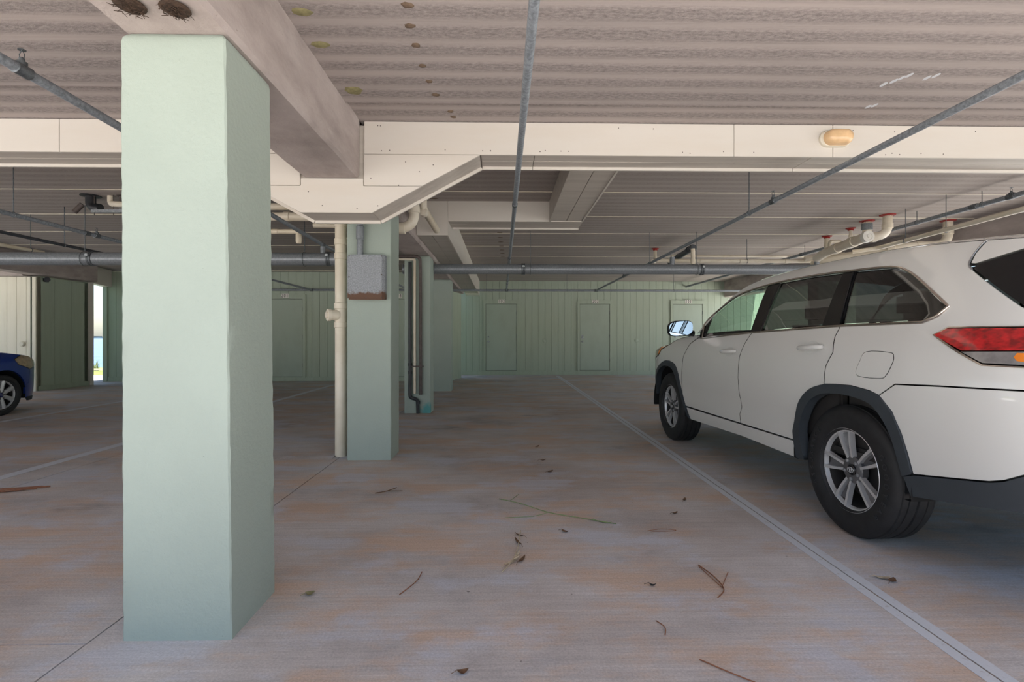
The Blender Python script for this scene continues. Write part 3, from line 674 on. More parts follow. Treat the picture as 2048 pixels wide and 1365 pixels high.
MB().tube([(-2.36, 6.8, 2.22), (-2.36, 6.8, 2.345)], 0.034, 16).build('branch', 'grey_pipe', dl, smooth=50)
pipe_thing('strut_channel', 'dark steel channel under the ceiling over the left stall', [(-5.8, 4.4, 2.37), (-5.8, 7.57, 2.37)], 0.02, 'dark_pipe', hang=[((-5.8, 6.9, 2.37), Y_)], seg=4)
pipe_thing('water_pipe', 'thin cream pipe beside the dark channel over the left stall', [(-6.6, 4.1, 2.37), (-6.6, 7.5, 2.37)], 0.025, 'pvc_cream', hang=[((-6.6, 7.3, 2.37), Y_), ((-6.6, 5.0, 2.37), Y_)])
# cream drain stack at the second column
st = pipe_thing('drain_stack', 'cream plastic drain stack standing beside the second column', [(-1.558, 4.98, 0.0), (-1.558, 4.98, 2.86)], 0.054, 'pvc_cream',
    [((-1.558, 4.98, z), Zv) for z in (1.93, 2.07, 2.24)], clen=0.06, cr=1.12, seg=24)
MB().lathe((-1.558, 4.98, 1.24), Zv, [(0.055, 0), (0.062, .004), (0.062, .05), (0.056, .055), (0.056, .18), (0.062, .185), (0.062, .235), (0.055, .24)], 24).build('tee', 'pvc_cream', st, smooth=40)
MB().lathe((-1.575, 4.95, 1.36), (-0.8, -0.6, 0), [(0.05, 0), (0.05, .07), (0.058, .072), (0.058, .1), (0.03, .102), (0.03, .115), (0, .116)], 20).build('cleanout_plug', 'pvc_cream', st, smooth=40)
# left cluster of cream drain pipes
def clus(label, pts, r, coup=(), **k): return pipe_thing('drain_pipe', label, pts, r, 'pvc_cream', coup, cr=1.14, clen=k.pop('clen', 0.07), bendr=k.pop('bendr', 0.1), **k)
clus('upper cream drain pipe behind the flared haunch', [(-3.9, 6.3, 2.745), (-1.9, 6.3, 2.74)], 0.042, [((-2.86, 6.3, 2.745), X_), ((-2.55, 6.3, 2.745), X_)])
clus('thick cream drain pipe behind the flared haunch', [(-3.9, 6.2, 2.60), (-1.62, 6.2, 2.595)], 0.052, [((-2.58, 6.2, 2.6), X_), ((-2.2, 6.2, 2.6), X_)])
clus('cream drain pipe just under the thick one behind the haunch', [(-2.3, 6.3, 2.52), (-1.62, 6.3, 2.515)], 0.034, [((-1.92, 6.3, 2.52), X_)])
k = clus('lower cream drain pipe ending in a capped elbow left of the stack', [(-3.9, 6.2, 2.42), (-2.44, 6.2, 2.42), (-2.44, 6.2, 2.30)], 0.028, [((-2.72, 6.2, 2.42), X_)], bendr=.05)
MB().lathe((-2.44, 6.2, 2.27), Zv, [(0, 0), (0.026, .006), (0.036, .03), (0.036, .11), (0.03, .13)], 16).build('trap_cap', 'pvc_cream', k, smooth=50)
clus('short cream drain stub with a hanger under the ceiling left of the stack', [(-2.25, 7.0, 2.52), (-1.95, 7.0, 2.44), (-1.86, 7.0, 2.44)], 0.028, [((-1.92, 7.0, 2.44), X_)])
# elbow right of the second column
clus('white drain elbow curving up beside the second column', [(-1.62, 5.45, 2.30), (-0.93, 5.45, 2.31), (-0.93, 5.45, 2.86)], 0.054, [((-1.06, 5.45, 2.305), X_), ((-0.93, 5.45, 2.50), Zv)], bendr=0.16)
clus('short slanting cream pipe under the ceiling beside the drain elbow', [(-0.86, 5.62, 2.875), (-0.86, 5.62, 2.56), (-0.80, 6.3, 2.46)], 0.04, [((-0.86, 5.64, 2.52), (0.1, .9, -.1))], bendr=.05)
# electrical box
eb = thing('electrical_box', 'grey rusting electrical box fixed to the second column', 'electrical box', (-1.24, 4.80, 1.50))
MB().box(-1.405, -1.075, 4.722, 4.797, 1.497, 1.905).build('case', 'rusty_box', eb, bevel=.004)
MB().box(-1.412, -1.085, 4.70, 4.721, 1.492, 1.905).build('cover', 'rusty_box', eb, bevel=.012)
MB().tube(bend([(-1.31, 4.755, 1.90), (-1.31, 4.755, 2.20), (-1.325, 4.76, 2.38)], .1), 0.03, 16).build('conduit', 'grey_pipe', eb, smooth=50)
MB().lathe((-1.31, 4.755, 2.05), Zv, [(0.0305, 0), (0.037, .005), (0.037, .12), (0.0305, .125)], 16).build('coupling', 'grey_pipe', eb, smooth=40)
for (x, z) in ((-1.395, 1.51), (-1.24, 1.51), (-1.10, 1.51), (-1.395, 1.70), (-1.10, 1.72), (-1.395, 1.89), (-1.10, 1.89)):
    MB().lathe((x, 4.70, z), (0, -1, 0), [(0.006, 0), (0.006, .002), (0, .004)], 8).build('screw', 'brown_pipe', eb)
# pipes on the third column
yp = 7.74
pipe_thing('black_drain', 'black pipe running down the third column with an offset at its foot', [(-1.385, yp, 2.285), (-1.385, yp, 0.235), (-1.272, yp, 0.215), (-1.265, yp, 0.005)], 0.026, 'black_pipe', [((-1.385, yp, 0.62), Zv), ((-1.385, yp, 0.74), Zv), ((-1.265, yp, 0.17), Zv)], bendr=.05, clen=.05)
pipe_thing('water_pipe', 'cream pipe stopping short of the floor on the third column', [(-1.70, yp + .02, 2.335), (-1.315, yp + .005, 2.325), (-1.315, yp, 2.27), (-1.315, yp, 0.30)], 0.021, 'pvc_cream', [((-1.315, yp, 2.05), Zv), ((-1.315, yp, 0.78), Zv)], bendr=.03, clen=.03)
bp = pipe_thing('water_pipe', 'brown insulated pipe at the right on the third column', [(-1.70, yp - .075, 2.358), (-1.225, yp - .065, 2.358), (-1.225, yp - .02, 2.15), (-1.225, yp, 0.285)], 0.024, 'brown_pipe', bendr=.07)
MB().box(-1.36, -1.185, yp - .03, yp + .036, 0.705, 0.72).build('strap', 'brown_pipe', bp)
# drain pipes behind and above the white car
def flange(t, x, y, zc=ZC2, r=.1): MB().lathe((x, y, zc - .001), (0, 0, -1), [(r, 0), (r * .96, .012), (r * .6, .018), (r * .58, .04)], 20).build('fire_collar', 'red_collar', t, smooth=40)
k = clus('thick cream drain with a cleanout plug above the white car', [(5.08, 7.02, 2.55), (5.15, 8.05, 2.50), (5.17, 8.31, 2.45)], 0.070, [((5.1, 7.35, 2.535), (0.07, 1, -.05)), ((5.13, 7.75, 2.513), (0.07, 1, -.05))], clen=.12, bendr=.15)
MB().lathe((5.078, 7.0, 2.551), (-.07, -1, .05), [(0.079, -.06), (0.079, .01), (0.05, .012), (0.045, .004), (0.02, .004), (0.02, .02), (0, .02)], 20).build('cleanout_plug', 'tile_white', k, smooth=40)
k = clus('cream drain elbow dropping from a red collar nearest the cleanout', [(5.44, 7.12, 2.87), (5.44, 7.12, 2.60), (5.12, 7.2, 2.55)], 0.06, [((5.44, 7.12, 2.72), Zv), ((5.27, 7.16, 2.57), (1, -.25, .1))], bendr=.15); flange(k, 5.44, 7.12)
k = pipe_thing('drain_pipe', 'cream drain riser with a grey sleeve behind the cleanout', [(5.42, 7.5, 2.87), (5.42, 7.5, 2.62), (5.12, 7.6, 2.53)], 0.06, 'pvc_cream', [((5.42, 7.5, 2.79), Zv)], bendr=.1, cmat='grey_pipe', clen=.1); flange(k, 5.42, 7.5)
k = clus('thin cream riser with a trap below a red collar over the white car', [(5.52, 8.0, 2.87), (5.52, 8.0, 2.62), (5.36, 8.0, 2.60), (5.36, 8.0, 2.67), (5.18, 8.0, 2.67), (5.18, 8.0, 2.565)], 0.026, [((5.52, 8.0, 2.74), Zv)], bendr=.05); flange(k, 5.52, 8.0, r=.07)
k = clus('short cream riser below the farthest red collar over the white car', [(5.55, 8.64, 2.87), (5.55, 8.64, 2.55), (5.2, 8.7, 2.5)], 0.04, [((5.55, 8.64, 2.72), Zv)]); flange(k, 5.55, 8.64, r=.08)
k = clus('cream drain sweeping left from the red collar beside the concrete beam', [(6.6, 7.45, 2.87), (6.6, 7.45, 2.53), (5.95, 7.52, 2.50), (5.6, 7.9, 2.45), (5.25, 8.4, 2.42)], 0.062, [((6.6, 7.45, 2.72), Zv), ((6.2, 7.49, 2.51), (1, -.2, 0)), ((5.85, 7.58, 2.49), (.8, -.6, 0)), ((5.45, 8.12, 2.44), (.6, -.8, 0))], clen=.1, bendr=.18); flange(k, 6.6, 7.45)
k = clus('lower cream drain passing under the other drains above the white car', [(6.5, 8.02, 2.42), (5.95, 8.1, 2.415), (5.35, 8.75, 2.41)], 0.058, [((6.2, 8.064, 2.418), (1, -.15, 0)), ((5.65, 8.425, 2.412), (.68, -.73, 0))], clen=.12); 
k = clus('long thin cream pipe slanting past the concrete beam to the drains', [(5.28, 4.06, 2.45), (5.30, 5.2, 2.45), (5.47, 7.35, 2.45), (5.2, 7.5, 2.42)], 0.029, hang=[((5.38, 6.1, 2.45), Y_), ((5.425, 6.78, 2.45), Y_)], bendr=.08)
k = clus('cream drain line along the ceiling behind the thick grey main', [(2.72, 8.95, 2.50), (3.55, 8.92, 2.49), (5.6, 8.9, 2.49)], 0.034, [((3.5, 8.92, 2.49), X_), ((4.2, 8.91, 2.49), X_), ((5.0, 8.9, 2.49), X_), ((2.95, 8.94, 2.5), X_)], hang=[((4.3, 8.91, 2.49), X_)])
k = clus('short white riser joining the thick grey main', [(3.12, 8.31, 2.345), (3.12, 8.31, 2.60)], 0.032, [((3.12, 8.31, 2.39), Zv)])
k = clus('small cream pipe below a red collar at the sprinkler line', [(2.98, 9.9, 2.87), (2.98, 9.9, 2.62), (2.75, 9.3, 2.55)], 0.03, [((2.98, 9.9, 2.75), Zv)]); flange(k, 2.98, 9.9, r=.07)
k = clus('very thin cream pipe close under the far ceiling', [(3.5, 10.5, 2.83), (6.7, 10.5, 2.83)], 0.02, [((4.6, 10.5, 2.83), X_)])
pipe_thing('dark_drain', 'dark pipe with a clamped end beside the sprinkler pipe', [(3.30, 8.75, 2.70), (3.36, 10.2, 2.66)], 0.05, 'dark_pipe', [((3.303, 8.82, 2.70), Y_), ((3.31, 9.0, 2.70), Y_)], clen=.05, hang=[((3.34, 9.6, 2.68), Y_)])
# plumbing tangle left of the large column
tg = thing('toilet_drain', 'black and cream drain fittings hanging from the ceiling left of the large column', 'plumbing', (-5.0, 6.35, ZC2))
MB().tube(bend([(-5.02, 6.35, 2.875), (-5.02, 6.35, 2.74), (-4.9, 6.35, 2.72)], .06), 0.055, 16).build('black_elbow', 'black_pipe', tg, smooth=50)
MB().lathe((-5.02, 6.35, 2.878), (0, 0, -1), [(0.11, 0), (0.11, .008), (0.06, .012)], 20).build('flange', 'black_pipe', tg, smooth=40)
MB().tube([(-5.08, 6.3, 2.76), (-5.16, 6.28, 2.66)], 0.03, 12).build('stub', 'brown_pipe', tg, smooth=50)
MB().tube(bend([(-4.78, 6.35, 2.875), (-4.78, 6.35, 2.78), (-4.2, 6.1, 2.70)], .06), 0.035, 14).build('cream_pipe', 'pvc_cream', tg, smooth=50)
MB().lathe((-4.62, 6.35, 2.879), (0, 0, -1), [(0.08, 0), (0.075, .01), (0.05, .012), (0.05, .09), (0, .09)], 18).build('rusty_nipple', 'brown_pipe', tg, smooth=40)
MB().tube(bend([(-4.55, 6.3, 2.74), (-4.4, 6.25, 2.79), (-4.1, 6.1, 2.76)], .06), 0.022, 12).build('black_hose', 'black_pipe', tg, smooth=50)
MB().box(-4.98, -4.55, 6.30, 6.33, 2.665, 2.70).build('strap', 'galvanised', tg); MB().box(-4.5, -4.0, 6.1, 6.16, 2.62, 2.66).build('strap', 'galvanised', tg)
for x in (-4.95, -4.72, -4.5): MB().tube([(x, 6.315, 2.55 if x > -4.6 else 2.63), (x, 6.315, 2.878)], 0.004, 6).build('rod', 'brown_pipe', tg)
fl = thing('flood_light', 'small black flood light high on the corner of the storage wall', 'light', (-9.93, 11.35, 2.42))
MB().box(-9.95, -9.925, 11.3, 11.42, 2.36, 2.44).build('back_plate', 'black_pipe', fl, bevel=.004)
MB().lathe((-9.87, 11.32, 2.42), (0.5, -0.8, -0.3), [(0.0, -.05), (0.03, -.05), (0.05, .03), (0.055, .04), (0.0, .035)], 16).build('head', 'black_pipe', fl, smooth=40)
MB().tube([(-9.93, 11.36, 2.4), (-9.87, 11.32, 2.42)], 0.012, 8).build('arm', 'black_pipe', fl)

# ------------------------------------------------------------------ litter on the floor
def leaf(label, x, y, l, w, ang, mat, curl=0.012, n=8, name='dry_leaf'):
    mb = MB(); c, s = math.cos(ang), math.sin(ang); L = []; Rr = []
    for k in range(n + 1):
        t = k / n; ww = w * math.sin(math.pi * min(1, t * 0.94 + 0.03)) ** 0.8; u = (t - .5) * l; h = 0.003 + curl * (2 * t - 1) ** 2
        for sd, lst in ((1, L), (-1, Rr)): lst.append((x + u * c - sd * ww * s, y + u * s + sd * ww * c, h + 0.35 * ww))
    mid = [(x + (k / n - .5) * l * c, y + (k / n - .5) * l * s, 0.002 + curl * (2 * k / n - 1) ** 2) for k in range(n + 1)]
    m = n + 1; mb.add(L + mid + Rr, [(k, k + 1, m + k + 1, m + k) for k in range(n)] + [(m + k, m + k + 1, 2 * m + k + 1, 2 * m + k) for k in range(n)])
    mb.tube([mid[0], (mid[0][0] - c * .02, mid[0][1] - s * .02, .004)], 0.0012, 4)
    return tag(mb.build(name, mat, smooth=60), label, 'leaf')
def twig(name, label, paths, r, mat, cat='twig', leaves=()):
    t = thing(name, label, cat, (paths[0][0][0], paths[0][0][1], 0))
    for i, p in enumerate(paths): MB().tube(curve(p, 5), r if i == 0 else r * .7, 6).build('stem' if i == 0 else 'side_stem', mat, t, smooth=60)
    for (x, y, l, w, a, m) in leaves:
        o = leaf('x', x, y, l, w, a, m, name='leaf'); o.parent = t; o.location = (-t.location.x, -t.location.y, 0)
        for kk in ('label', 'category'): del o[kk]
    return t
twig('palm_twig', 'pale dry twig with shrivelled leaves lying in the empty stall', [[(0.11, 3.02, .005), (0.10, 2.90, .012), (0.085, 2.76, .01), (0.055, 2.62, .006), (0.0, 2.49, .004)]], 0.0032, 'pale_leaf',
     leaves=((0.09, 2.85, .10, .008, 1.9, 'dry_leaf'), (0.075, 2.66, .12, .010, 1.25, 'pale_leaf'), (0.05, 2.60, .13, .012, 0.9, 'pale_leaf'), (0.10, 2.62, .09, .010, 1.1, 'dry_leaf'), (0.10, 2.95, .07, .006, 2.4, 'dry_leaf')))
twig('grass_stem', 'long green-tipped grass stem lying across the empty stall', [[(-0.02, 3.62, .004), (0.13, 3.5, .008), (0.3, 3.33, .006), (0.5, 3.22, .006), (0.70, 3.12, .004)], [(0.3, 3.33, .006), (0.2, 3.26, .005), (0.02, 3.24, .004)], [(0.05, 3.56, .005), (0.12, 3.72, .004)]], 0.0024, 'green_stem', cat='grass',
     leaves=((0.62, 3.15, .12, .006, -.5, 'green_stem'),))
twig('pine_needle', 'reddish pine needle pair with a hooked end beside the long white stripe', [[(0.985, 2.55, .003), (1.01, 2.42, .005), (1.005, 2.3, .004), (0.945, 2.225, .003)], [(1.005, 2.32, .004), (1.1, 2.47, .003)], [(0.98, 2.53, .003), (0.992, 2.42, .004), (1.003, 2.31, .004)]], 0.0025, 'needle', cat='pine needle')
twig('pine_needle', 'single reddish pine needle near the front of the empty stall', [[(0.70, 1.80, .003), (0.78, 1.72, .005), (0.85, 1.665, .003)]], 0.0022, 'needle', cat='pine needle')
twig('pine_needle', 'bent brown pine needle in the middle of the empty stall', [[(-0.39, 2.50, .003), (-0.40, 2.40, .005), (-0.455, 2.28, .003)]], 0.0022, 'needle', cat='pine needle')
twig('pine_needle', 'loop of thin brown needle near the white stripe', [[(0.86, 3.005, .003), (0.95, 3.03, .005), (1.03, 3.01, .004), (0.97, 2.995, .004), (0.88, 2.998, .003)]], 0.0014, 'needle', cat='pine needle')
twig('pine_needle', 'tiny curled needle close to the viewer end of the stall', [[(0.62, 2.05, .003), (0.64, 2.0, .005), (0.625, 1.95, .003)]], 0.002, 'needle', cat='pine needle')
twig('twig', 'small forked twig in front of the second column', [[(-0.93, 3.77, .004), (-0.85, 3.8, .01), (-0.80, 3.9, .006)], [(-0.85, 3.8, .01), (-0.74, 3.82, .004)]], 0.003, 'dry_leaf')
for i, (x, y, l, w, a, m, lb) in enumerate((
    (1.80, 2.39, .07, .014, -.3, 'pale_leaf', 'crumpled pale leaf cluster between the stripe and the rear wheel'),
    (1.825, 2.36, .05, .016, .6, 'dry_leaf', 'brown crumpled leaf beside the rear wheel'),
    (0.408, 4.344, .06, .018, .5, 'dry_leaf', 'dark brown leaf in the middle of the empty stall'),
    (0.37, 3.0, .05, .012, -.7, 'dry_leaf', 'small folded brown leaf near the grass stem'),
    (0.692, 2.342, .035, .009, -.3, 'black_pipe', 'tiny blackened leaf near the hooked pine needle'),
    (0.38, 4.75, .06, .012, .2, 'dry_leaf', 'brown leaf lying on the slab joint'),
    (0.37, 5.35, .05, .014, .9, 'dry_leaf', 'small brown leaf beyond the slab joint'),
    (1.12, 3.30, .045, .011, .4, 'dry_leaf', 'small rust brown leaf near the white stripe'),
    (1.28, 3.57, .05, .012, 1.0, 'dry_leaf', 'pale brown leaf touching the white stripe'),
    (-0.852, 2.29, .04, .02, .3, 'moss', 'small olive green leaf curl near the large column'),
    (-0.134, 1.745, .04, .013, .2, 'dry_leaf', 'flat brown seed leaf close to the large column'),
    (2.31, 7.09, .05, .014, .2, 'dry_leaf', 'dry leaf under the white car'))):
    leaf(lb, x, y, l, w, a, m)
twig('palm_frond', 'rusty dry palm frond on the floor left of the large column', [[(-3.85, 3.85, .006), (-3.6, 3.9, .014), (-3.45, 3.98, .008)], [(-3.8, 3.8, .006), (-3.5, 3.92, .01)], [(-3.75, 3.92, .006), (-3.5, 3.97, .012)]], 0.006, 'needle', cat='frond',
     leaves=((-3.65, 3.86, .25, .012, .3, 'needle'), (-3.68, 3.93, .22, .012, .15, 'needle')))

# ------------------------------------------------------------------ outside
tag(MB().box(-60, 60, -45, -1.61, -0.3, -0.02).box(-24, XW - .01, -1.6, 12.5, -0.3, -0.02).box(XE + .01, 60, -1.6, 15.9, -0.3, -0.02).build('driveway', 'driveway'), 'pale concrete driveway in the sun behind and beside the garage', 'driveway', kind='structure')  # out of view; side paving added to bounce sunlight into the garage
tag(MB().box(-60, -24.01, -1.6, 21, -0.35, -0.06).box(-24, XW - .01, 12.51, 21, -0.35, -0.06).box(XW, 60, 15.95, 21, -0.35, -0.06).box(XW, -10.0, 12.52, 15.94, -0.35, -0.06).box(-60, 60, 21, 21.5, -0.6, -0.09).build('lawn', 'grass'), 'mown green lawn between the garage and the water', 'lawn', kind='structure')
tag(boxo('sea', -2500, 1500, 21.4, 2600, -1.2, -0.55, 'water'), 'blue sea beyond the lawn', 'sea', kind='structure')
mb = MB(); rr = random.Random(21)
for k in range(80):
    x = -2400 + k * 45; mb.box(x, x + 46, 1500, 1540, -1, 2.0 + rr.random() * 4)
tag(mb.build('far_shore', 'far_shore'), 'low dark wooded shore on the horizon', 'shore', kind='structure')
rr = random.Random(9)
for q in range(7):
    x0 = -15.0 + q * 0.3; y0 = 18.9 + rr.uniform(-.15, .15); mb = MB()
    for k in range(60):
        x = x0 + max(-.1, min(.1, rr.gauss(0, .08))); y = y0 + rr.gauss(0, .06); h = rr.uniform(.18, .42); dx = rr.uniform(-.04, .04)
        mb.tube([(x, y, -.06), (x + dx * .4, y, -.06 + h * .6), (x + dx, y + .02, -.06 + h)], [.008, .006, .001], 4)
    tag(mb.build('reed_clump', 'reed'), 'dark green reed clump at the edge of the lawn', 'reeds', 'reeds along the shore')
rf = thing('rail_fence', 'low grey timber rail along the edge of the lawn', 'fence', (-14, 18.3, -0.06))
boxo('rail', -17, -12, 18.28, 18.32, 0.0, 0.06, 'wood_grey', rf)
for x in (-16.5, -15.1, -13.7, -12.3): boxo('post', x, x + .08, 18.325, 18.4, -0.06, 0.08, 'wood_grey', rf)
ch = thing('lawn_chair', 'teal plastic lawn chair by the water', 'chair', (-15.55, 19.0, -0.06))
boxo('seat', -15.8, -15.3, 18.8, 19.2, .25, .29, 'teal_plastic', ch, bevel=.01); boxo('backrest', -15.8, -15.3, 19.17, 19.21, .29, .62, 'teal_plastic', ch, bevel=.01)
for x in (-15.79, -15.35):
    for y in (18.81, 19.16): boxo('leg', x, x + .04, y, y + .04, -.06, .249, 'teal_plastic', ch)

# ------------------------------------------------------------------ cars
def hermite(tab):
    n = len(tab); xs = [p[0] for p in tab]; ys = [p[1] for p in tab]
    d = [(ys[i + 1] - ys[i]) / (xs[i + 1] - xs[i]) for i in range(n - 1)]
    m = [d[0]] + [0 if d[i - 1] * d[i] <= 0 else 2 * d[i - 1] * d[i] / (d[i - 1] + d[i]) for i in range(1, n - 1)] + [d[-1]]
    def f(x):
        x = max(xs[0], min(xs[-1], x)); i = 0
        while i < n - 2 and x > xs[i + 1]: i += 1
        h = xs[i + 1] - xs[i]; t = (x - xs[i]) / h
        return (2 * t ** 3 - 3 * t * t + 1) * ys[i] + (t ** 3 - 2 * t * t + t) * h * m[i] + (-2 * t ** 3 + 3 * t * t) * ys[i + 1] + (t ** 3 - t * t) * h * m[i + 1]
    return f
def inside(p, poly):
    x, y = p; c = False; n = len(poly); j = n - 1
    for i in range(n):
        if (poly[i][1] > y) != (poly[j][1] > y) and x < (poly[j][0] - poly[i][0]) * (y - poly[i][1]) / (poly[j][1] - poly[i][1]) + poly[i][0]: c = not c
        j = i
    return c
def bdist(p, poly):
    best = 9; n = len(poly); px, py = p
    for i in range(n):
        ax, ay = poly[i]; bx, by = poly[(i + 1) % n]; dx, dy = bx - ax, by - ay; L = dx * dx + dy * dy
        t = 0 if L == 0 else max(0, min(1, ((px - ax) * dx + (py - ay) * dy) / L)); best = min(best, math.hypot(px - ax - t * dx, py - ay - t * dy))
    return best
def dense(poly, step):
    out = []; n = len(poly)
    for i in range(n):
        a, b = poly[i], poly[(i + 1) % n]; L = math.hypot(b[0] - a[0], b[1] - a[1]); k = max(1, int(math.ceil(L / step)))
        for q in range(k): out.append((a[0] + (b[0] - a[0]) * q / k, a[1] + (b[1] - a[1]) * q / k))
    return out
def shrink(poly, g):
    n = len(poly); A = sum(poly[i][0] * poly[(i + 1) % n][1] - poly[(i + 1) % n][0] * poly[i][1] for i in range(n)); sg = 1 if A > 0 else -1; out = []
    for i in range(n):
        a, b, c = Vector(poly[i - 1]), Vector(poly[i]), Vector(poly[(i + 1) % n])
        e1 = (b - a); e2 = (c - b)
        if e1.length < 1e-6 or e2.length < 1e-6: out.append(poly[i]); continue
        e1.normalize(); e2.normalize(); n1 = Vector((-e1.y, e1.x)) * sg; n2 = Vector((-e2.y, e2.x)) * sg; m = n1 + n2
        if m.length < 1e-4: m = n1
        m.normalize(); k = g / max(0.35, m.dot(n1)); out.append((b.x + m.x * k, b.y + m.y * k))
    return out
def panel_mesh(poly, W, side=1, off=0.0, step=0.06, flange=0.03, gap=0.0022):
    if gap: poly = shrink(poly, gap)
    bd = dense(poly, step); n = len(bd); xs = [p[0] for p in bd]; zs = [p[1] for p in bd]; pts = list(bd)
    gx = min(xs) + step * .5; r = random.Random(1)
    while gx < max(xs):
        gz = min(zs) + step * .5
        while gz < max(zs):
            p = (gx, gz)
            if inside(p, bd) and bdist(p, bd) > step * .4: pts.append(p)
            gz += step
        gx += step
    res = delaunay_2d_cdt([Vector(p) for p in pts], [(i, (i + 1) % n) for i in range(n)], [], 1, 1e-6)
    V2 = [tuple(v) for v in res[0]]; fs = [tuple(f) for f in res[2]]
    verts = []; nrm = []; faces = []
    for (c, z) in V2:
        q = W(c, z) + off; e = .004; dc = (W(c + e, z) - W(c - e, z)) / (2 * e); dz = (W(c, z + e) - W(c, z - e)) / (2 * e)
        nv = Vector((-dc, 1, -dz)).normalized(); verts.append((c, q * side, z)); nrm.append((nv.x, nv.y * side, nv.z))
    for f in fs:
        a, b, c = (Vector(verts[i]) for i in f[:3]); nn = (b - a).cross(c - a)
        faces.append(f if nn.y * side > 0 else f[::-1])
    if flange:
        m = len(verts); cx = sum(xs) / n; cz = sum(zs) / n
        for (c, z) in bd:
            q = W(c, z) + off; verts.append((c, q * side, z)); nrm.append(None)
        for (c, z) in bd:
            q = W(c, z) + off - flange; verts.append((c, q * side, z)); nrm.append(None)
        A = sum(bd[i][0] * bd[(i + 1) % n][1] - bd[(i + 1) % n][0] * bd[i][1] for i in range(n))
        for i in range(n):
            j = (i + 1) % n; e = Vector((bd[j][0] - bd[i][0], 0, bd[j][1] - bd[i][1])); o = Vector((e.z, 0, -e.x)) * (1 if A > 0 else -1)
            o = o.normalized() if o.length > 0 else Vector((0, 0, 1))
            for k in (m + i, m + n + i): nrm[k] = tuple(o)
            f = (m + i, m + j, m + n + j, m + n + i)
            a, b, c = (Vector(verts[t]) for t in f[:3]); faces.append(f if (b - a).cross(c - a).dot(o) > 0 else f[::-1])
    me = bpy.data.meshes.new('panel'); me.from_pydata(verts, [], faces)
    for p in me.polygons: p.use_smooth = True
    me.normals_split_custom_set_from_vertices(nrm)
    return me
def grid(rows, name, mat, parent, close=False):
    mb = MB(); n = len(rows[0])
    for r_ in rows: mb.v += [tuple(p) for p in r_]
    for i in range(len(rows) - 1):
        for k in range(n - 1): mb.f.append((i * n + k, i * n + k + 1, (i + 1) * n + k + 1, (i + 1) * n + k))
    return mb.build(name, mat, parent, smooth=60, local=True, weld=True)
def rbox(name, x0, x1, y0, y1, z0, z1, mat, parent, bev=0.03):
    return link(name, MB().box(x0, x1, y0, y1, z0, z1).mesh(name, smooth=70, bevel=bev), mat, parent)
def arc(cx, cz, r, a0, a1, n=20, rz=None):
    return [(cx + r * math.cos(R(a0 + (a1 - a0) * k / n)), cz + (rz or r) * math.sin(R(a0 + (a1 - a0) * k / n))) for k in range(n + 1)]

# --- wheels, built once per kind; local axis y points outward
def tyre_mesh(Rt, w, rim):
    g = .008; h = w / 2; pr = [(rim - .004, -h * .80), (rim + .012, -h * .92), (Rt * .80, -h * 1.0), (Rt * .90, -h * .98), (Rt * .965, -h * .88), (Rt * .988, -h * .76)]
    for a, b in ((-.70, -.47), (-.40, -.06), (.06, .40), (.47, .70)): pr += [(Rt - g, h * (a - .035)), (Rt, h * a), (Rt, h * b), (Rt - g, h * (b + .035))]
    pr += [(Rt * .988, h * .76), (Rt * .965, h * .88), (Rt * .90, h * .98), (Rt * .80, h * 1.0), (rim + .012, h * .92), (rim + .003, h * .86), (rim - .004, h * .80)]
    mb = MB().lathe((0, 0, 0), (0, 1, 0), [(r_, a) for r_, a in pr], 96, closed=True)
    for i, v in enumerate(mb.v): mb.v[i] = v
    return mb.mesh('tyre', smooth=35)
def emblem_rings(name, y, parent, s=1.0):
    mb = MB()
    for (a, b, cz) in ((.021, .014, 0), (.0068, .0135, 0), (.0145, .0062, .0062)):
        mb.tube([(a * s * math.cos(2 * math.pi * k / 28), y, cz * s + b * s * math.sin(2 * math.pi * k / 28)) for k in range(28)], .0014 * s, 6, closed=True)
    return mb.build(name, 'alloy_bright', parent, smooth=60, local=True)
def letters(s, r, phi0, size, y, dphi):
    ms = []; n = len(s)
    for i, ch in enumerate(s):
        me = text_mesh(ch, size, .0012); ph = R(phi0 + (i - (n - 1) / 2) * dphi)
        rx = Vector((-math.cos(ph), 0, -math.sin(ph))); up = Vector((-math.sin(ph), 0, math.cos(ph))); pos = up * r + Vector((0, y, 0))
        M = Matrix(((rx.x, up.x, 0, pos.x), (0, 0, 1, pos.y), (rx.z, up.z, 0, pos.z), (0, 0, 0, 1))); me.transform(M); ms.append(me)
    bm = bmesh.new()
    for m in ms: bm.from_mesh(m)
    out = bpy.data.meshes.new('lettering'); bm.to_mesh(out); bm.free(); return out
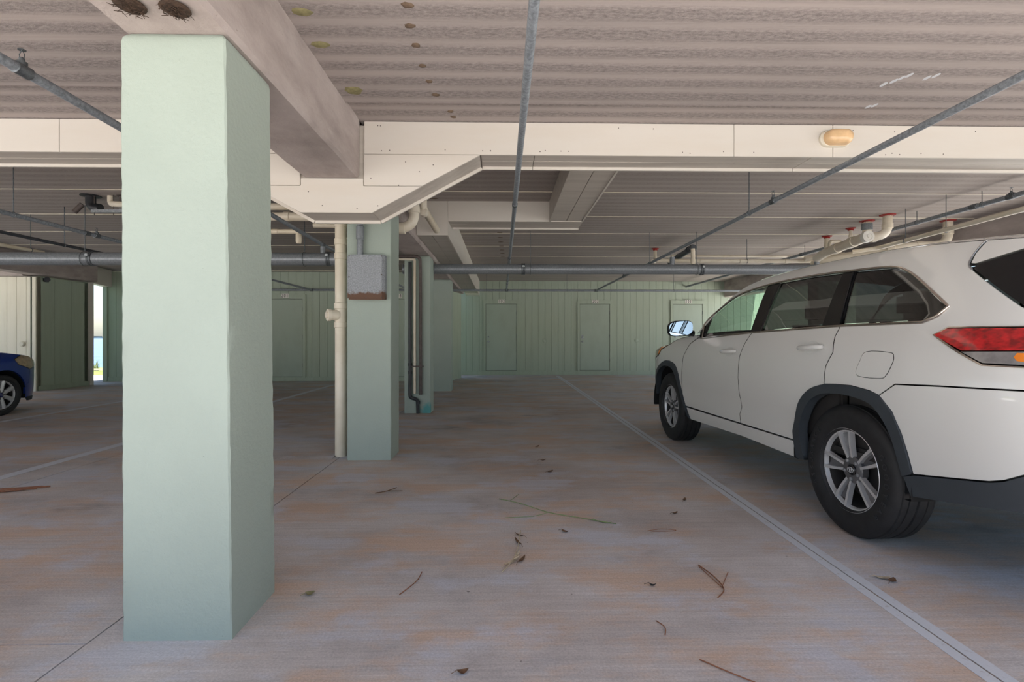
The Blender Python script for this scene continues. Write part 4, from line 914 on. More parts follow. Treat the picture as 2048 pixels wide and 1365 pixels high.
def wheel(parent, pos, Rt, w, rim, spokes, kind, side=1, text=False, rot=0.0):
    """tyre and rim are parts of the car; fittings are sub-parts"""
    ty = link('tyre', tyre_mesh(Rt, w, rim), 'rubber', parent); ty.location = pos; ty.scale = (1, side, 1)
    if text:
        for st, ph, dp in (('GOODYEAR', 97, 9.5), ('ASSURANCE', 276, 8.5)):
            tag(link('lettering', letters(st, Rt * .80, ph, .044, w / 2 + .0015, dp), 'rubber_letter', ty), kind='stuff')
    yo = w / 2 - .022
    mb = MB().lathe((0, 0, 0), (0, 1, 0), [(rim + .006, yo + .012), (rim + .012, yo + .006), (rim + .008, yo - .004), (rim - .012, yo - .01), (rim - .018, yo - .03)], 72)
    mb.f = [f for f in mb.f if len(f) < 10]
    rm = link('rim', mb.mesh('rim', smooth=50), 'alloy_bright', parent); rm.location = pos; rm.scale = (1, side, 1); rm.rotation_euler = (0, rot, 0)
    mb = MB().lathe((0, 0, 0), (0, 1, 0), [(rim - .018, yo - .03), (rim - .026, yo - .09), (rim - .03, -w * .42), (rim - .02, -w * .46)], 72)
    mb.f = [f for f in mb.f if len(f) < 10]
    link('rim_barrel', mb.mesh('rim_barrel', smooth=50), 'brake_steel', rm)
    ys = yo - .012
    def P(r_, a, y): return (-r_ * math.sin(a), y, r_ * math.cos(a))
    hub = MB().lathe((0, 0, 0), (0, 1, 0), [(0.0, ys - .05), (.075, ys - .05), (.078, ys - .012), (.068, ys - .004), (.036, ys - .004), (.034, ys - .008), (0, ys - .008)], 40)
    link('hub', hub.mesh('hub', smooth=40), 'alloy_grey', rm)
    for k in range(spokes):
        a = 2 * math.pi * k / spokes; ribs = MB(); web = MB()
        hw0, hw1 = (.085, .17) if kind == 'twin' else (.2, .12)
        if kind == 'twin':
            for sd in (-1, 1):
                a0, a1 = a + sd * .24, a + sd * .20; w0, w1 = .0075, .0095; pts = []
                for (r_, aa, ww, yy) in ((.055, a0, w0, ys - .006), (.14, (a0 + a1) / 2, w0, ys + .004), (rim - .004, a1, w1, ys + .006)):
                    pts.append((P(r_, aa - ww / r_, yy), P(r_, aa + ww / r_, yy), P(r_, aa + ww / r_, yy - .03), P(r_, aa - ww / r_, yy - .03)))
                for i in range(2): ribs.add(pts[i] + pts[i + 1], [(0, 1, 5, 4), (1, 2, 6, 5), (2, 3, 7, 6), (3, 0, 4, 7)])
            n = 5; rows = []
            for i in range(n):
                r_ = .05 + (rim - .006 - .05) * i / (n - 1); t = i / (n - 1); aa = .24 + (.20 - .24) * t
                rows.append([P(r_, a - aa, ys - .010), P(r_, a - aa * .4, ys - .026 - .012 * math.sin(math.pi * t)), P(r_, a + aa * .4, ys - .026 - .012 * math.sin(math.pi * t)), P(r_, a + aa, ys - .010)])
            for r_ in rows: web.v += r_
            for i in range(n - 1):
                for q in range(3): web.f.append((i * 4 + q, i * 4 + q + 1, i * 4 + q + 5, i * 4 + q + 4))
            link('spoke_web', web.mesh('spoke_web', smooth=60), 'alloy_grey', rm)
            link('spoke', ribs.mesh('spoke'), 'alloy_bright', rm)
        else:
            pts = []
            for (r_, ww, yy) in ((.04, .030, ys - .004), (.11, .026, ys + .004), (rim - .004, .034, ys + .006)):
                pts.append((P(r_, a - ww / r_, yy - .008), P(r_, a, yy + .004), P(r_, a + ww / r_, yy - .008), P(r_, a + ww / r_, yy - .035), P(r_, a - ww / r_, yy - .035)))
            for i in range(2): ribs.add(pts[i] + pts[i + 1], [(0, 1, 6, 5), (1, 2, 7, 6), (2, 3, 8, 7), (3, 4, 9, 8), (4, 0, 5, 9)])
            link('spoke', ribs.mesh('spoke'), 'alloy_bright', rm)
    nl = 5 if kind == 'twin' else 4
    for k in range(nl):
        a = 2 * math.pi * (k + .5) / nl + .3; c = P(.055, a, ys - .006)
        link('lug_nut', MB().lathe(c, (0, 1, 0), [(.011, -.01), (.011, .008), (.006, .014), (0, .014)], 6).mesh('lug_nut'), 'galvanised', rm)
    cap = link('centre_cap', MB().lathe((0, 0, 0), (0, 1, 0), [(.031, ys - .009), (.031, ys - .002), (.026, ys + .003), (0, ys + .004)], 28).mesh('centre_cap', smooth=40), 'cap_black' if kind == 'twin' else 'cap_blue', rm)
    if kind == 'twin':
        e = emblem_rings('emblem', ys + .0045, rm, 1.1); e.rotation_euler = (0, -rot, 0)
    else:
        link('emblem', MB().tube([(.024 * math.cos(2 * math.pi * k_ / 28), ys + .004, .011 * math.sin(2 * math.pi * k_ / 28)) for k_ in range(28)], .0014, 6, closed=True).mesh('emblem', smooth=60), 'alloy_bright', rm)
    link('brake_disc', MB().lathe((0, 0, 0), (0, 1, 0), [(.05, ys - .09), (.155, ys - .09), (.155, ys - .075), (.05, ys - .075)], 40, closed=True).mesh('brake_disc', smooth=40), 'brake_steel', rm)
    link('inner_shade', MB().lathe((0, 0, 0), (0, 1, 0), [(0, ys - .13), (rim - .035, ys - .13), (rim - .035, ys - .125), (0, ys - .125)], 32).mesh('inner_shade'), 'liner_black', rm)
    return ty, rm
def liner(parent, cx, cz, r, y0, y1, name='wheel_liner', zmin=.34):
    mb = MB(); n = 24; a = [R(-25 + 230 * k / n) for k in range(n + 1)]
    for y in (y0, y1):
        for t in a: mb.v.append((cx + r * math.cos(t), y, max(zmin, cz + r * math.sin(t))))
    for k in range(n): mb.f.append((k, k + 1, n + 2 + k, n + 1 + k))
    yi = y0 if abs(y0) < abs(y1) else y1; b = len(mb.v); mb.v.append((cx, yi, cz)); o = 0 if yi == y0 else n + 1
    for k in range(n): mb.f.append((o + k, o + k + 1, b))
    return link(name, mb.mesh(name, smooth=60), 'liner_black', parent)

# --- white sport utility vehicle: c forward from the rear axle, q outward to its left, z up
suv = thing('sport_utility_vehicle', 'white sport utility vehicle with grey wheel arches parked beside the long stripe', 'car', (2.910, 2.974, 0), R(92.5))
WZ = hermite([(0.0, .85), (.15, .87), (.3, .905), (.40, .925), (.5, .937), (.6, .946), (.75, .956), (.9, .957), (1.0, .948), (1.08, .930), (1.14, .908), (1.19, .882), (1.25, .855), (1.4, .788), (1.55, .712), (1.62, .665), (1.68, .59), (1.71, .5), (1.74, .3), (1.9, .05)])
def WS(c, z):
    r_ = WZ(z)
    if c < -.45: t = (-.45 - c) / .65; r_ -= .03 * t + .10 * t ** 4
    if c > 2.7: t = (c - 2.7) / .95; r_ -= .05 * t * t + .28 * t ** 4
    # soft hollow along the lower doors
    k = math.exp(-((z - .60) / .07) ** 2) * max(0, min(1, (c - .35) / .2)) * max(0, min(1, (2.3 - c) / .2)); r_ -= .010 * k
    return r_
ROOFC = [(2.10, 1.185), (2.05, 1.222), (1.945, 1.32), (1.73, 1.51), (1.515, 1.603), (1.19, 1.654), (.67, 1.672), (.23, 1.667), (-.14, 1.648), (-.45, 1.618), (-.62, 1.598), (-.80, 1.575), (-.90, 1.56)]
roofc = hermite([(c, z) for c, z in ROOFC[::-1]])
def both(name, poly, mat, off=0.0, step=.06, flange=.03, gap=.0032, parent=None):
    out = []
    for sd in (1, -1): out.append(link(name, panel_mesh(poly, WS, sd, off, step, flange, gap), mat, suv if parent is None else parent[0 if sd == 1 else 1]))
    return out
fgap = [(1.078, 1.182), (1.13, 1.06), (1.152, .989), (1.162, .824), (1.141, .588), (1.171, .529), (1.165, .452)]
rgap = [(.105, 1.210), (.107, 1.151), (.079, 1.056), (.12, .972), (.13, .862)]
ARC_R = [(.46, .519), (.42, .622), (.36, .736), (.26, .819), (.13, .862)]
ARC_R2 = [(.13, .862), (.03, .871), (-.1, .874), (-.231, .86), (-.297, .842)]
ARC_R3 = [(-.297, .842), (-.381, .769), (-.432, .673), (-.462, .575), (-.483, .478)]
DLO_T = [(2.02, 1.27), (1.945, 1.345), (1.66, 1.497), (1.43, 1.549), (1.076, 1.575), (.6, 1.578), (.215, 1.562), (-.096, 1.542), (-.244, 1.496), (-.40, 1.405), (-.569, 1.290)]
DLO_B = [(-.569, 1.290), (-.53, 1.245), (-.467, 1.219), (.105, 1.215), (1.08, 1.184), (1.931, 1.140)]
dlo_t = curve(DLO_T, 4); dlo_b = DLO_B
rdoor = both('rear_door', fgap + [(.475, .457)] + ARC_R[0:] + rgap[::-1][1:] , 'white_paint', flange=.005)
FD_F = [(2.275, .445), (2.325, .56), (2.32, .75), (2.28, .95), (2.17, 1.08), (2.03, 1.14)]
fdoor = both('front_door', fgap[::-1] + [(1.08, 1.184), (1.931, 1.14)] + FD_F[::-1][0:], 'white_paint', flange=.005)
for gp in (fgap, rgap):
    both('door_seal', [(c + .018, z) for c, z in gp] + [(c - .018, z) for c, z in gp[::-1]], 'dark_trim', off=-.008, step=.05, flange=0, gap=0)  # dark strips behind the door gaps, their shade put into the colour
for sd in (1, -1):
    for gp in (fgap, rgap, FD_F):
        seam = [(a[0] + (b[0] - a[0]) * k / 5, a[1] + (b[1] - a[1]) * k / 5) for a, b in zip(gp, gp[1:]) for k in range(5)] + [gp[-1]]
        MB().tube([(c, (WS(c, z) - .0012) * sd, z) for c, z in seam], .0032, 6).build('door_seal', 'dark_trim', suv, smooth=60, local=True)  # dark tube laid along each gap in place of its shade
both('rocker_panel', [(2.262, .435), (.472, .452), (.455, .335), (1.18, .345), (2.205, .318)], 'white_paint')
quarter = rgap + ARC_R2[1:] + [(-.401, .91), (-.642, .923), (-.956, .934), (-1.04, .936), (-1.04, 1.03), (-.946, 1.03), (-.815, 1.032), (-.715, 1.081), (-.565, 1.157), (-.617, 1.189), (-.9, 1.187), (-.99, 1.187), (-.975, 1.22), (-.872, 1.272), (-.604, 1.46), (-.578, 1.491), (-.577, 1.541), (-.60, roofc(-.60))]
quarter += [(c, roofc(c)) for c in [-.5, -.4, -.3, -.2, -.1, 0, .1, .2, .3, .4, .5, .6, .7, .8, .9, 1.0, 1.1, 1.2, 1.3, 1.4, 1.5, 1.6, 1.7, 1.8, 1.9, 2.0, 2.06]] + [(2.10, 1.19)] + dlo_t + dlo_b[1:4]
both('body_side', quarter, 'white_paint', step=.05, flange=.005)
both('spoiler_side', [(-.604, roofc(-.604)), (-.581, 1.541), (-.582, 1.491), (-.606, 1.486), (-.636, 1.493), (-.717, 1.51), (-.80, 1.528), (-.905, 1.545), (-.905, 1.56), (-.8, roofc(-.8)), (-.7, roofc(-.7))], 'white_paint')
both('pillar_glass', [(-.606, 1.482), (-.604, 1.462), (-.872, 1.274), (-.975, 1.222), (-.99, 1.24), (-.905, 1.542), (-.80, 1.525), (-.717, 1.507), (-.636, 1.49)], 'dark_trim', off=-.004)
FT = [(2.10, 1.165), (2.17, 1.166), (2.49, 1.136), (2.714, 1.075)]
both('front_fender', [(2.03, 1.145), (2.17, 1.085), (2.285, .95), (2.325, .75), (2.33, .58), (2.405, .762), (2.505, .861), (2.655, .891), (2.806, .884), (3.015, .812), (3.10, .76), (3.12, .86), (3.02, .94), (2.95, 1.0), (2.72, 1.066)] + [(2.49, 1.136), (2.17, 1.166), (2.10, 1.17)], 'white_paint')
both('headlight', [(2.73, 1.066), (2.95, 1.004), (3.02, .943), (3.2, .90), (3.45, .87), (3.46, .93), (3.2, .99), (2.95, 1.045)], 'headlamp', off=.003)
both('side_marker', [(2.83, 1.045), (2.95, 1.01), (3.015, .955), (3.06, .945), (3.0, 1.01), (2.93, 1.045)], 'lens_orange', off=.008, step=.03)
both('front_bumper', [(3.12, .86), (3.02, .94), (3.2, .897), (3.46, .865), (3.58, .80), (3.60, .45), (3.3, .40), (3.25, .47), (3.22, .62), (3.16, .72), (3.10, .76)], 'white_paint')
both('rear_bumper', ARC_R3 + [(-.835, .541), (-.886, .559), (-.946, .595), (-1.06, .66), (-1.06, .934), (-.956, .933), (-.642, .922), (-.401, .909)], 'white_paint')
both('bumper_skirt', [(-.425, .454), (-.483, .476), (-.835, .539), (-.886, .557), (-.946, .593), (-1.06, .658), (-1.06, .48), (-.937, .441), (-.755, .41), (-.454, .36)], 'black_plastic', off=.004)
both('tail_light', [(-.565, 1.157), (-.617, 1.186), (-.9, 1.184), (-1.04, 1.184), (-1.04, 1.092), (-.937, 1.092), (-.724, 1.086)], 'lens_red', off=.012, step=.03, gap=.0008)
both('reverse_light', [(-.724, 1.083), (-.937, 1.089), (-1.04, 1.089), (-1.04, 1.034), (-.946, 1.034), (-.815, 1.036), (-.715, 1.083)], 'lamp_silver', off=.008, step=.03, gap=.0008)
both('turn_signal', [(-.925, 1.082), (-.955, 1.082), (-.97, 1.062), (-.955, 1.046), (-.93, 1.05), (-.918, 1.065)], 'lens_orange', off=.0095, step=.02, gap=0)
both('lamp_bezel', [(-.553, 1.157), (-.612, 1.194), (-.9, 1.192), (-1.045, 1.192), (-1.045, 1.188), (-.9, 1.188), (-.617, 1.190), (-.565, 1.158), (-.715, 1.079), (-.815, 1.030), (-1.045, 1.028), (-1.045, 1.022), (-.812, 1.024), (-.708, 1.074)], 'chrome_trim', off=.006, step=.04, gap=0)
# wheel arch cladding
arch_r = ARC_R + ARC_R2[1:] + ARC_R3[1:]; arch_ri = [(.368, .345), (.385, .523), (.345, .634), (.265, .738), (.18, .788), (.1, .808), (-.04, .817), (-.161, .808), (-.251, .785), (-.321, .727), (-.372, .645), (-.402, .546), (-.423, .454)]
both('arch_cladding', [(.455, .338)] + curve(arch_r, 4) + [(-.425, .452)] + curve(arch_ri, 4)[::-1], 'black_plastic', off=.010, step=.05, flange=.06, gap=.001)
arch_f = [(2.211, .322), (2.263, .429), (2.334, .563), (2.405, .762), (2.505, .861), (2.655, .891), (2.806, .884), (3.015, .812), (3.16, .72), (3.22, .62), (3.25, .47)]; arch_fi = [(2.262, .34), (2.285, .39), (2.384, .557), (2.45, .69), (2.515, .765), (2.595, .813), (2.745, .832), (2.906, .806), (3.06, .73), (3.14, .62), (3.19, .47)]
both('arch_cladding', curve(arch_f, 4) + curve(arch_fi, 4)[::-1], 'black_plastic', off=.010, step=.05, flange=.06, gap=.001)
# glazing
def cut(top, bottom): return top + bottom
both('front_window', [(2.015, 1.262), (1.945, 1.337), (1.66, 1.489), (1.43, 1.541), (1.175, 1.563), (1.118, 1.19), (1.93, 1.148)], 'glass_clear', off=-.008, step=.08, flange=0)
both('rear_window', [(1.02, 1.568), (.6, 1.57), (.31, 1.56), (.28, 1.223), (.98, 1.193)], 'glass_tinted', off=-.008, step=.08, flange=0)
both('quarter_window', [(.19, 1.553), (-.096, 1.535), (-.244, 1.488), (-.40, 1.398), (-.555, 1.292), (-.52, 1.25), (-.46, 1.227), (.10, 1.223)], 'glass_tinted', off=-.008, step=.08, flange=0)
both('door_pillar', [(1.175, 1.566), (1.02, 1.572), (.98, 1.19), (1.118, 1.187)], 'dark_trim', off=-.002, step=.06, flange=.02)
both('door_pillar', [(.31, 1.562), (.19, 1.557), (.10, 1.22), (.28, 1.218)], 'dark_trim', off=-.002, step=.06, flange=.02)
both('corner_glass', [(2.03, 1.26), (1.955, 1.337), (1.93, 1.16), (1.94, 1.146), (2.02, 1.15), (2.06, 1.2)], 'dark_trim', off=-.004, step=.05, flange=.02)
for sd in (1, -1):
    loop = [(c, (WS(c, z) + .003) * sd, z) for c, z in dense(dlo_t + dlo_b[1:], .05)]
    MB().tube(loop, .0085, 8, closed=True).build('window_trim', 'chrome_trim', suv, smooth=60, local=True)
    for a, b in (((1.0, 1.57), (.965, 1.193)), ((.205, 1.556), (.115, 1.222))):
        MB().tube([(a[0] + (b[0] - a[0]) * k / 6, (WS(a[0], a[1] + (b[1] - a[1]) * k / 6) + .003) * sd, a[1] + (b[1] - a[1]) * k / 6) for k in range(7)], .006, 6).build('pillar_trim', 'dark_trim', suv, smooth=60, local=True)
    g_ = [(c, (WS(c, z) + .001) * sd, z) for c, z in curve([(-.604, roofc(-.604)), (-.592, 1.586), (-.577, 1.541), (-.576, 1.491), (-.604, 1.461)], 4)]
    MB().tube(g_, .0045, 6).build('spoiler_seam', 'lamp_silver', suv, smooth=60, local=True)
# fuel flap
FUEL = [(-.182, 1.065), (-.342, 1.066), (-.372, 1.046), (-.372, 1.013), (-.341, .95), (-.301, .933), (-.161, .932), (-.131, .957), (-.151, 1.011)]
fp = curve(FUEL, 4, closed=True)
link('fuel_flap_gap', panel_mesh(fp, WS, 1, .0006, .05, 0, -.003), 'dark_trim', suv); link('fuel_flap', panel_mesh(fp, WS, 1, .0016, .05, 0, 0), 'white_paint', suv)
# handles
def handle(par, c0, c1, z, sd):
    n = 10; pts = []; rs = []
    for k in range(n + 1):
        t = k / n; c = c0 + (c1 - c0) * t; pts.append((c, (WS(c, z) + .010 + .022 * math.sin(math.pi * t) ** .6) * sd, z + .012 * t)); rs.append(.010 + .007 * math.sin(math.pi * t) ** .5)
    MB().tube(curve(pts, 2), [rs[0]] + [rs[min(n, int(i / 2) + 0)] for i in range(1, 2 * n + 1)], 10).build('door_handle', 'white_paint', par, smooth=70, local=True)
    zc = z; cc = (c0 + c1) / 2; bowl = [(cc + .075 * math.cos(2 * math.pi * k / 24), zc + .005 + .042 * math.sin(2 * math.pi * k / 24)) for k in range(24)]
    link('handle_bowl', panel_mesh(bowl, lambda c, z_: WS(c, z_) - .012 * max(0, 1 - ((c - cc) / .075) ** 2 - ((z_ - zc - .005) / .042) ** 2), sd, .0014, .02, 0, 0), 'white_paint', par)
for i, sd in enumerate((1, -1)):
    handle(rdoor[i], .405, .165, 1.075, sd); handle(fdoor[i], 1.46, 1.21, 1.022, sd)
# mirrors
for sd in (1, -1):
    def mir(u, v):       # rounded housing, face toward the rear
        return None
    mb = MB(); cx, cq, cz = 2.13, 1.055, 1.235; n = 28; prof = [(0, .10), (.55, .09), (.85, .055), (1.0, .0), (1.0, -.035), (.95, -.045)]
    for s_, h_ in prof:
        for k in range(n):
            t = 2 * math.pi * k / n; ca, sa = math.cos(t), math.sin(t); e = .62
            mb.v.append((cx + h_ + .0, sd * (cq + .125 * s_ * math.copysign(abs(ca) ** e, ca)), cz + .078 * s_ * math.copysign(abs(sa) ** e, sa) - .01 * ca * s_))
    for i in range(len(prof) - 1):
        for k in range(n): mb.f.append((i * n + k, i * n + (k + 1) % n, (i + 1) * n + (k + 1) % n, (i + 1) * n + k))
    hs = mb.build('mirror_housing', 'dark_trim', suv, smooth=60, local=True, weld=True)
    mb = MB(); b = []
    for k in range(n):
        t = 2 * math.pi * k / n; ca, sa = math.cos(t), math.sin(t); ce_ = math.copysign(abs(ca) ** .62, ca); b.append((cx - .04 + .012 * ce_, sd * (cq + .115 * ce_), cz + .07 * math.copysign(abs(sa) ** .62, sa) - .01 * ce_))
    mb.add(b, [tuple(range(n))]); mb.build('mirror_glass', 'mirror_face', hs, local=True)
    MB().tube([(cx + .02, sd * .90, cz - .05), (cx + .02, sd * .97, cz - .045)], .03, 10).build('mirror_arm', 'dark_trim', hs, smooth=60, local=True)
# roof, windscreen, bonnet, tail
rows = []
for k in range(34):
    c = 1.52 - k * (1.52 + .90) / 33; ze = roofc(c); qe = WS(c, ze); rows.append([(c + (.10 * (1 - s_ * s_) if k == 0 else 0), qe * s_, ze + .055 * (1 - abs(s_) ** 2.4)) for s_ in [j / 8 for j in range(-8, 9)]])
grid(rows, 'roof', 'white_paint', suv)
rows = []
for k in range(10):
    t = k / 9; c = 2.10 + (1.52 - 2.10) * t; ze = roofc(c) + .0; qe = WS(c, ze) - .004
    rows.append([(c + (.22 - .12 * t) * (1 - s_ * s_), qe * s_, ze + (.02 + .035 * t) * (1 - abs(s_) ** 2.4)) for s_ in [j / 8 for j in range(-8, 9)]])
grid(rows, 'windscreen', 'glass_clear', suv)
hz = hermite([(2.0, 1.17), (2.17, 1.166), (2.49, 1.136), (2.714, 1.075), (2.95, 1.01), (3.2, .96), (3.5, .90)])
rows = []
for k in range(16):
    c = 2.08 + k * (3.5 - 2.08) / 15; ze = hz(c); qe = WS(c, ze) - .003; rows.append([(c + (.2 if k == 0 else 0) * (1 - s_ * s_) + (.17 * (1 - s_ * s_) if k == 15 else 0), qe * s_, ze + .06 * (1 - abs(s_) ** 2.2)) for s_ in [j / 8 for j in range(-8, 9)]])
grid(rows, 'bonnet', 'white_paint', suv)
rows = [[(3.58 + .14 * (1 - abs(s_) ** 2.5) - (.03 if z > .8 else 0), (WS(3.58, z)) * s_, z) for s_ in [j / 8 for j in range(-8, 9)]] for z in (.30, .45, .6, .75, .85, .90)]
grid(rows, 'grille', 'black_plastic', suv)
ce = hermite([(.40, -1.04), (.66, -1.06), (.936, -1.05), (1.187, -1.03), (1.22, -.985), (1.545, -.905), (1.56, -.90)])
def tail(name, zs, mat, s0=-1.0, s1=1.0, off=0.0, n=20):
    return grid([[(ce(z) - .09 * (1 - abs(q) ** 2.6) - off, WS(ce(z), z) * q, z) for q in [s0 + (s1 - s0) * k / n for k in range(n + 1)]] for z in zs], name, mat, suv)
tail('bumper_skirt', [.46, .5, .56, .61, .655], 'black_plastic'); tail('rear_bumper', [.66, .7, .75, .8, .85, .9, .932], 'white_paint'); tail('tailgate', [.938, 1.0, 1.05, 1.1, 1.15, 1.187], 'white_paint')
for sd in (1, -1):
    a, b = sorted((sd * 1.0, sd * .62)); tail('tail_light', [1.092, 1.12, 1.15, 1.184], 'lens_red', a, b, .012, 8); tail('reverse_light', [1.034, 1.06, 1.089], 'lamp_silver', a, b, .008, 8)
    tail('reflector', [.70, .72, .74], 'lens_red', *sorted((sd * .72, sd * .9)), .006, 4)
tail('garnish', [1.10, 1.12, 1.14], 'chrome_trim', -.5, .5, .012, 10)
zsr = [1.187, 1.22, 1.3, 1.4, 1.5, 1.56]
grid([[(ce(z) - .09 * (1 - abs(s_) ** 2.6) + (.0), WS(ce(z), z) * s_, z) for s_ in [j / 10 for j in range(-10, 11)]] for z in zsr], 'tailgate_window', 'glass_tinted', suv)
grid([[(ce(.44 - d) - .09 * (1 - abs(s_) ** 2.6) + d, WS(-1.03, .44 - d * .5) * s_, .44 - d * .3) for s_ in [j / 10 for j in range(-10, 11)]] for d in (0, .1, .25)], 'rear_skirt', 'black_plastic', suv)
rbox('spoiler', -1.03, -.88, -.60, .60, 1.585, 1.615, 'white_paint', suv, .012)
rbox('floor_pan', -.95, 3.3, -.60, .60, .385, .47, 'liner_black', suv, .02)
rbox('floor_pan', .46, 2.25, -.88, .88, .345, .42, 'liner_black', suv, .02)
rbox('cabin_floor', -.95, 2.15, -.85, .85, .43, .50, 'interior_dark', suv, .02)
for sd in (1, -1):
    liner(suv, 0, .376, .47, sd * .58, sd * .93); liner(suv, 2.77, .376, .47, sd * .58, sd * .93)
    rbox('door_card', .12, 2.05, sd * .80, sd * .86, .5, 1.15, 'interior_dark', suv, .015); rbox('rear_trim', -.95, .10, sd * .78, sd * .83, .5, 1.20, 'interior_dark', suv, .015)
rbox('dashboard', 1.82, 2.15, -.84, .84, .75, 1.14, 'interior_dark', suv, .05)
rbox('firewall', 2.15, 2.2, -.84, .84, .3, 1.14, 'liner_black', suv, .01)
for (c, q, nm) in ((1.15, .40, 1), (1.15, -.40, 1), (.28, .40, 1), (.28, -.40, 1), (-.5, .35, 0), (-.5, -.35, 0)):
    sc = thing('t', '', '', (0, 0, 0)); bpy.data.objects.remove(sc)
    rbox('seat_cushion', c - .05, c + .48, q - .25, q + .25, .55, .75, 'interior_tan', suv, .05)
    b = MB().box(c - .10, c + .04, q - .25, q + .25, .70, 1.24); b.v = [(x - (z - .7) * .28, y, z) for x, y, z in b.v]; link('seat_back', b.mesh('seat_back', smooth=70, bevel=.045), 'interior_tan', suv)
    b = MB().box(c - .24, c - .15, q - .13, q + .13, 1.25, 1.43); link('headrest', b.mesh('headrest', smooth=70, bevel=.04), 'interior_dark', suv)
MB().tube([(1.78 + .08 * math.sin(2 * math.pi * k / 28) * .6, .40 + .18 * math.cos(2 * math.pi * k / 28), 1.04 + .18 * math.sin(2 * math.pi * k / 28)) for k in range(28)], .015, 8, closed=True).build('steering_wheel', 'interior_dark', suv, smooth=60, local=True)
for (c, sd, tx, rt) in ((0, 1, True, .25), (2.77, 1, False, -.1), (0, -1, False, .5), (2.77, -1, False, .2)):
    wheel(suv, (c, sd * .800, .376), .376, .235, .232, 5, 'twin', sd, tx, rt)

# --- blue hatchback: c forward from the front axle
hb = thing('hatchback', 'small blue hatchback with silver alloy wheels by the cream siding', 'car', (-8.145, 7.66, 0), R(90))
WB = hermite([(0, .78), (.2, .82), (.35, .842), (.55, .852), (.7, .852), (.82, .835), (.9, .80), (.95, .77), (1.2, .66), (1.38, .56), (1.45, .42), (1.5, .2)])
def WH(c, z):
    r_ = WB(z)
    if c > .1: t = (c - .1) / .72; r_ -= .03 * t + .33 * t ** 3.2
    if c < -2.7: t = (-2.7 - c) / .5; r_ -= .02 * t + .12 * t ** 3
    return r_
def two(name, poly, mat, off=0.0, step=.06, flange=.03, gap=.002):
    return [link(name, panel_mesh(poly, WH, sd, off, step, flange, gap), mat, hb) for sd in (1, -1)]
af = arc(0, .30, .365, 205, -25, 22); ar = arc(-2.49, .30, .365, -25, 205, 22)
hood = [(.64, .79), (.5, .845), (.3, .885), (0, .925), (-.35, .955)]
two('front_fender', [p for p in af if p[1] >= .27 and p[0] > -.40][::1] + [(.40, .50), (.50, .62), (.22, .745), (.06, .79), (.2, .835), (.36, .87)] + [(0, .925), (-.35, .955), (-.62, .955), (-.60, .60), (-.56, .27)] if False else
    [(-.56, .27), (-.60, .60), (-.62, .955), (-.35, .955), (0, .925), (.30, .885), (.16, .82), (.22, .735), (.44, .66), (.42, .45), (.345, .42)] + [p for p in arc(0, .30, .365, 20, 184, 18)], 'blue_paint')
two('headlight', [(.165, .818), (.30, .88), (.46, .855), (.60, .79), (.66, .72), (.60, .69), (.44, .664), (.225, .738)], 'headlamp', off=.004, step=.04)
two('front_bumper', [(.345, .42), (.42, .45), (.444, .658), (.60, .686), (.66, .715), (.74, .66), (.76, .45), (.72, .24), (.45, .20), (.36, .24)], 'blue_paint')
two('front_door', [(-.56, .27), (-.60, .60), (-.625, .952), (-1.62, .975), (-1.62, .5), (-1.60, .27)], 'blue_paint')
two('rear_quarter', [(-1.62, .27), (-1.624, .5), (-1.624, .975), (-2.9, 1.02), (-3.13, .95), (-3.15, .45), (-3.0, .25), (-2.855, .27)] + [p for p in arc(-2.49, .30, .365, 184, -4, 18)][::1], 'blue_paint') if False else two('rear_quarter', [(-1.62, .27), (-1.624, .5), (-1.624, .975), (-2.9, 1.02), (-3.13, .95), (-3.15, .45), (-3.0, .28), (-2.86, .27)] + arc(-2.49, .30, .365, 176, 4, 18) + [(-2.12, .27)], 'blue_paint')
rc = hermite([(-3.05, 1.15), (-2.8, 1.36), (-2.3, 1.43), (-1.6, 1.455), (-1.1, 1.41), (-.7, 1.2), (-.35, .97)])
two('side_glass', [(-.62, .975), (-.72, 1.12), (-1.0, 1.28), (-1.3, 1.35), (-2.0, 1.36), (-2.6, 1.28), (-2.75, 1.06), (-1.6, .985)], 'glass_tinted', off=-.004, flange=0)
two('roof_rail', [(-.36, .96), (-.62, .96), (-.72, 1.13), (-1.0, 1.29), (-1.3, 1.36), (-2.0, 1.37), (-2.62, 1.29), (-2.77, 1.06), (-2.9, 1.03), (-3.05, 1.15), (-2.8, rc(-2.8)), (-2.3, rc(-2.3)), (-1.6, rc(-1.6)), (-1.1, rc(-1.1)), (-.7, rc(-.7))], 'blue_paint')
S9 = [j / 8 for j in range(-8, 9)]
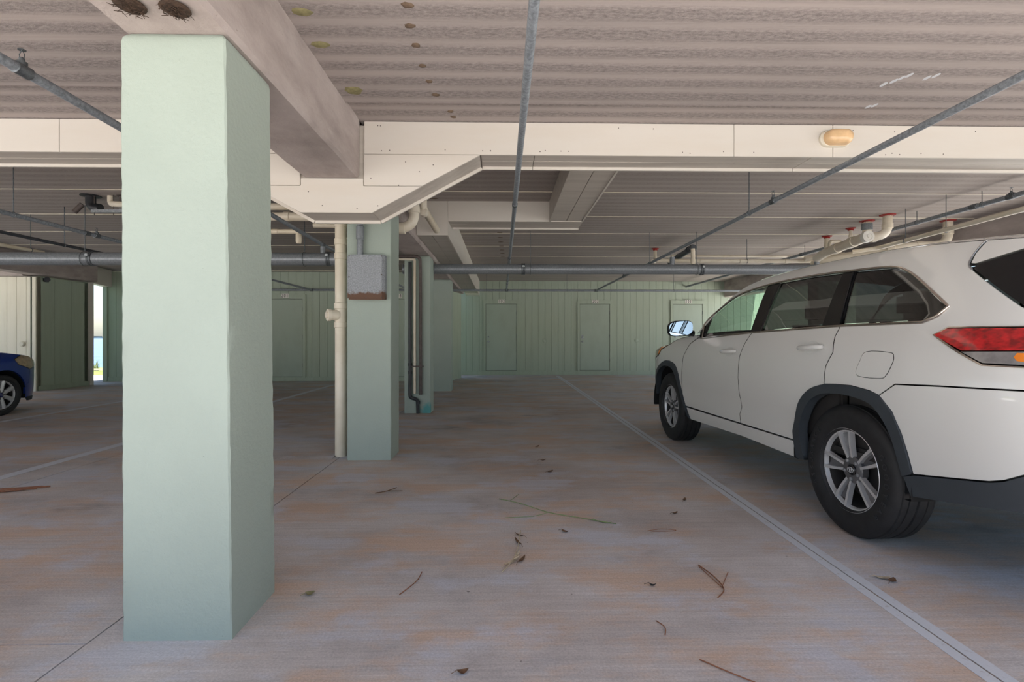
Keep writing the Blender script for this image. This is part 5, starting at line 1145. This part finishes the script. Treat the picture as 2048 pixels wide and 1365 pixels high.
grid([[(c, WH(c, rc(c)) * s_, rc(c) + .04 * (1 - abs(s_) ** 2.4)) for s_ in S9] for c in [-3.0 + k * .11 for k in range(18)]], 'roof', 'blue_paint', hb)
grid([[(c + .15 * (1 - s_ * s_), WH(c, rc(c)) * s_, rc(c) + .03 * (1 - abs(s_) ** 2.4)) for s_ in S9] for c in [-1.13 + k * .13 for k in range(7)]], 'windscreen', 'glass_tinted', hb)
hzb = hermite([(-.4, .965), (0, .925), (.30, .885), (.46, .855), (.66, .76)])
grid([[(c + (.12 if k == 0 else (.10 if k == 11 else 0)) * (1 - s_ * s_), WH(c, hzb(c)) * s_, hzb(c) + .06 * (1 - abs(s_) ** 2.2)) for s_ in S9] for k, c in enumerate([-.40 + q * .096 for q in range(12)])], 'bonnet', 'blue_paint', hb)
grid([[(.72 + .10 * (1 - abs(s_) ** 2.2), WH(.72, z) * s_, z) for s_ in S9] for z in (.22, .35, .5, .66)], 'grille', 'black_plastic', hb)
grid([[(.66 + .12 * (1 - abs(s_) ** 2.2), WH(.66, z) * s_, z) for s_ in S9] for z in (.66, .72, .78)], 'nose', 'blue_paint', hb)
grid([[(-3.13 - .06 * (1 - s_ * s_) + max(0, z - .95) * .5, WH(-3.1, z) * s_, z) for s_ in S9] for z in (.3, .5, .7, .95, 1.05, 1.15)], 'tailgate', 'blue_paint', hb)
rbox('floor_pan', -3.0, .65, -.5, .5, .17, .3, 'liner_black', hb, .02); rbox('floor_pan', -2.1, -.42, -.78, .78, .2, .32, 'liner_black', hb, .02)
two('chin_spoiler', [(.40, .235), (.72, .235), (.70, .17), (.46, .165)], 'black_plastic', off=.004)
for sd in (1, -1):
    liner(hb, 0, .30, .36, sd * .5, sd * .82, zmin=.22); liner(hb, -2.49, .30, .36, sd * .5, sd * .82, zmin=.22)
    wheel(hb, (0, sd * .735, .30), .30, .195, .213, 7, 'single', sd, False, .2); wheel(hb, (-2.49, sd * .735, .30), .30, .195, .213, 7, 'single', sd, False, .4)
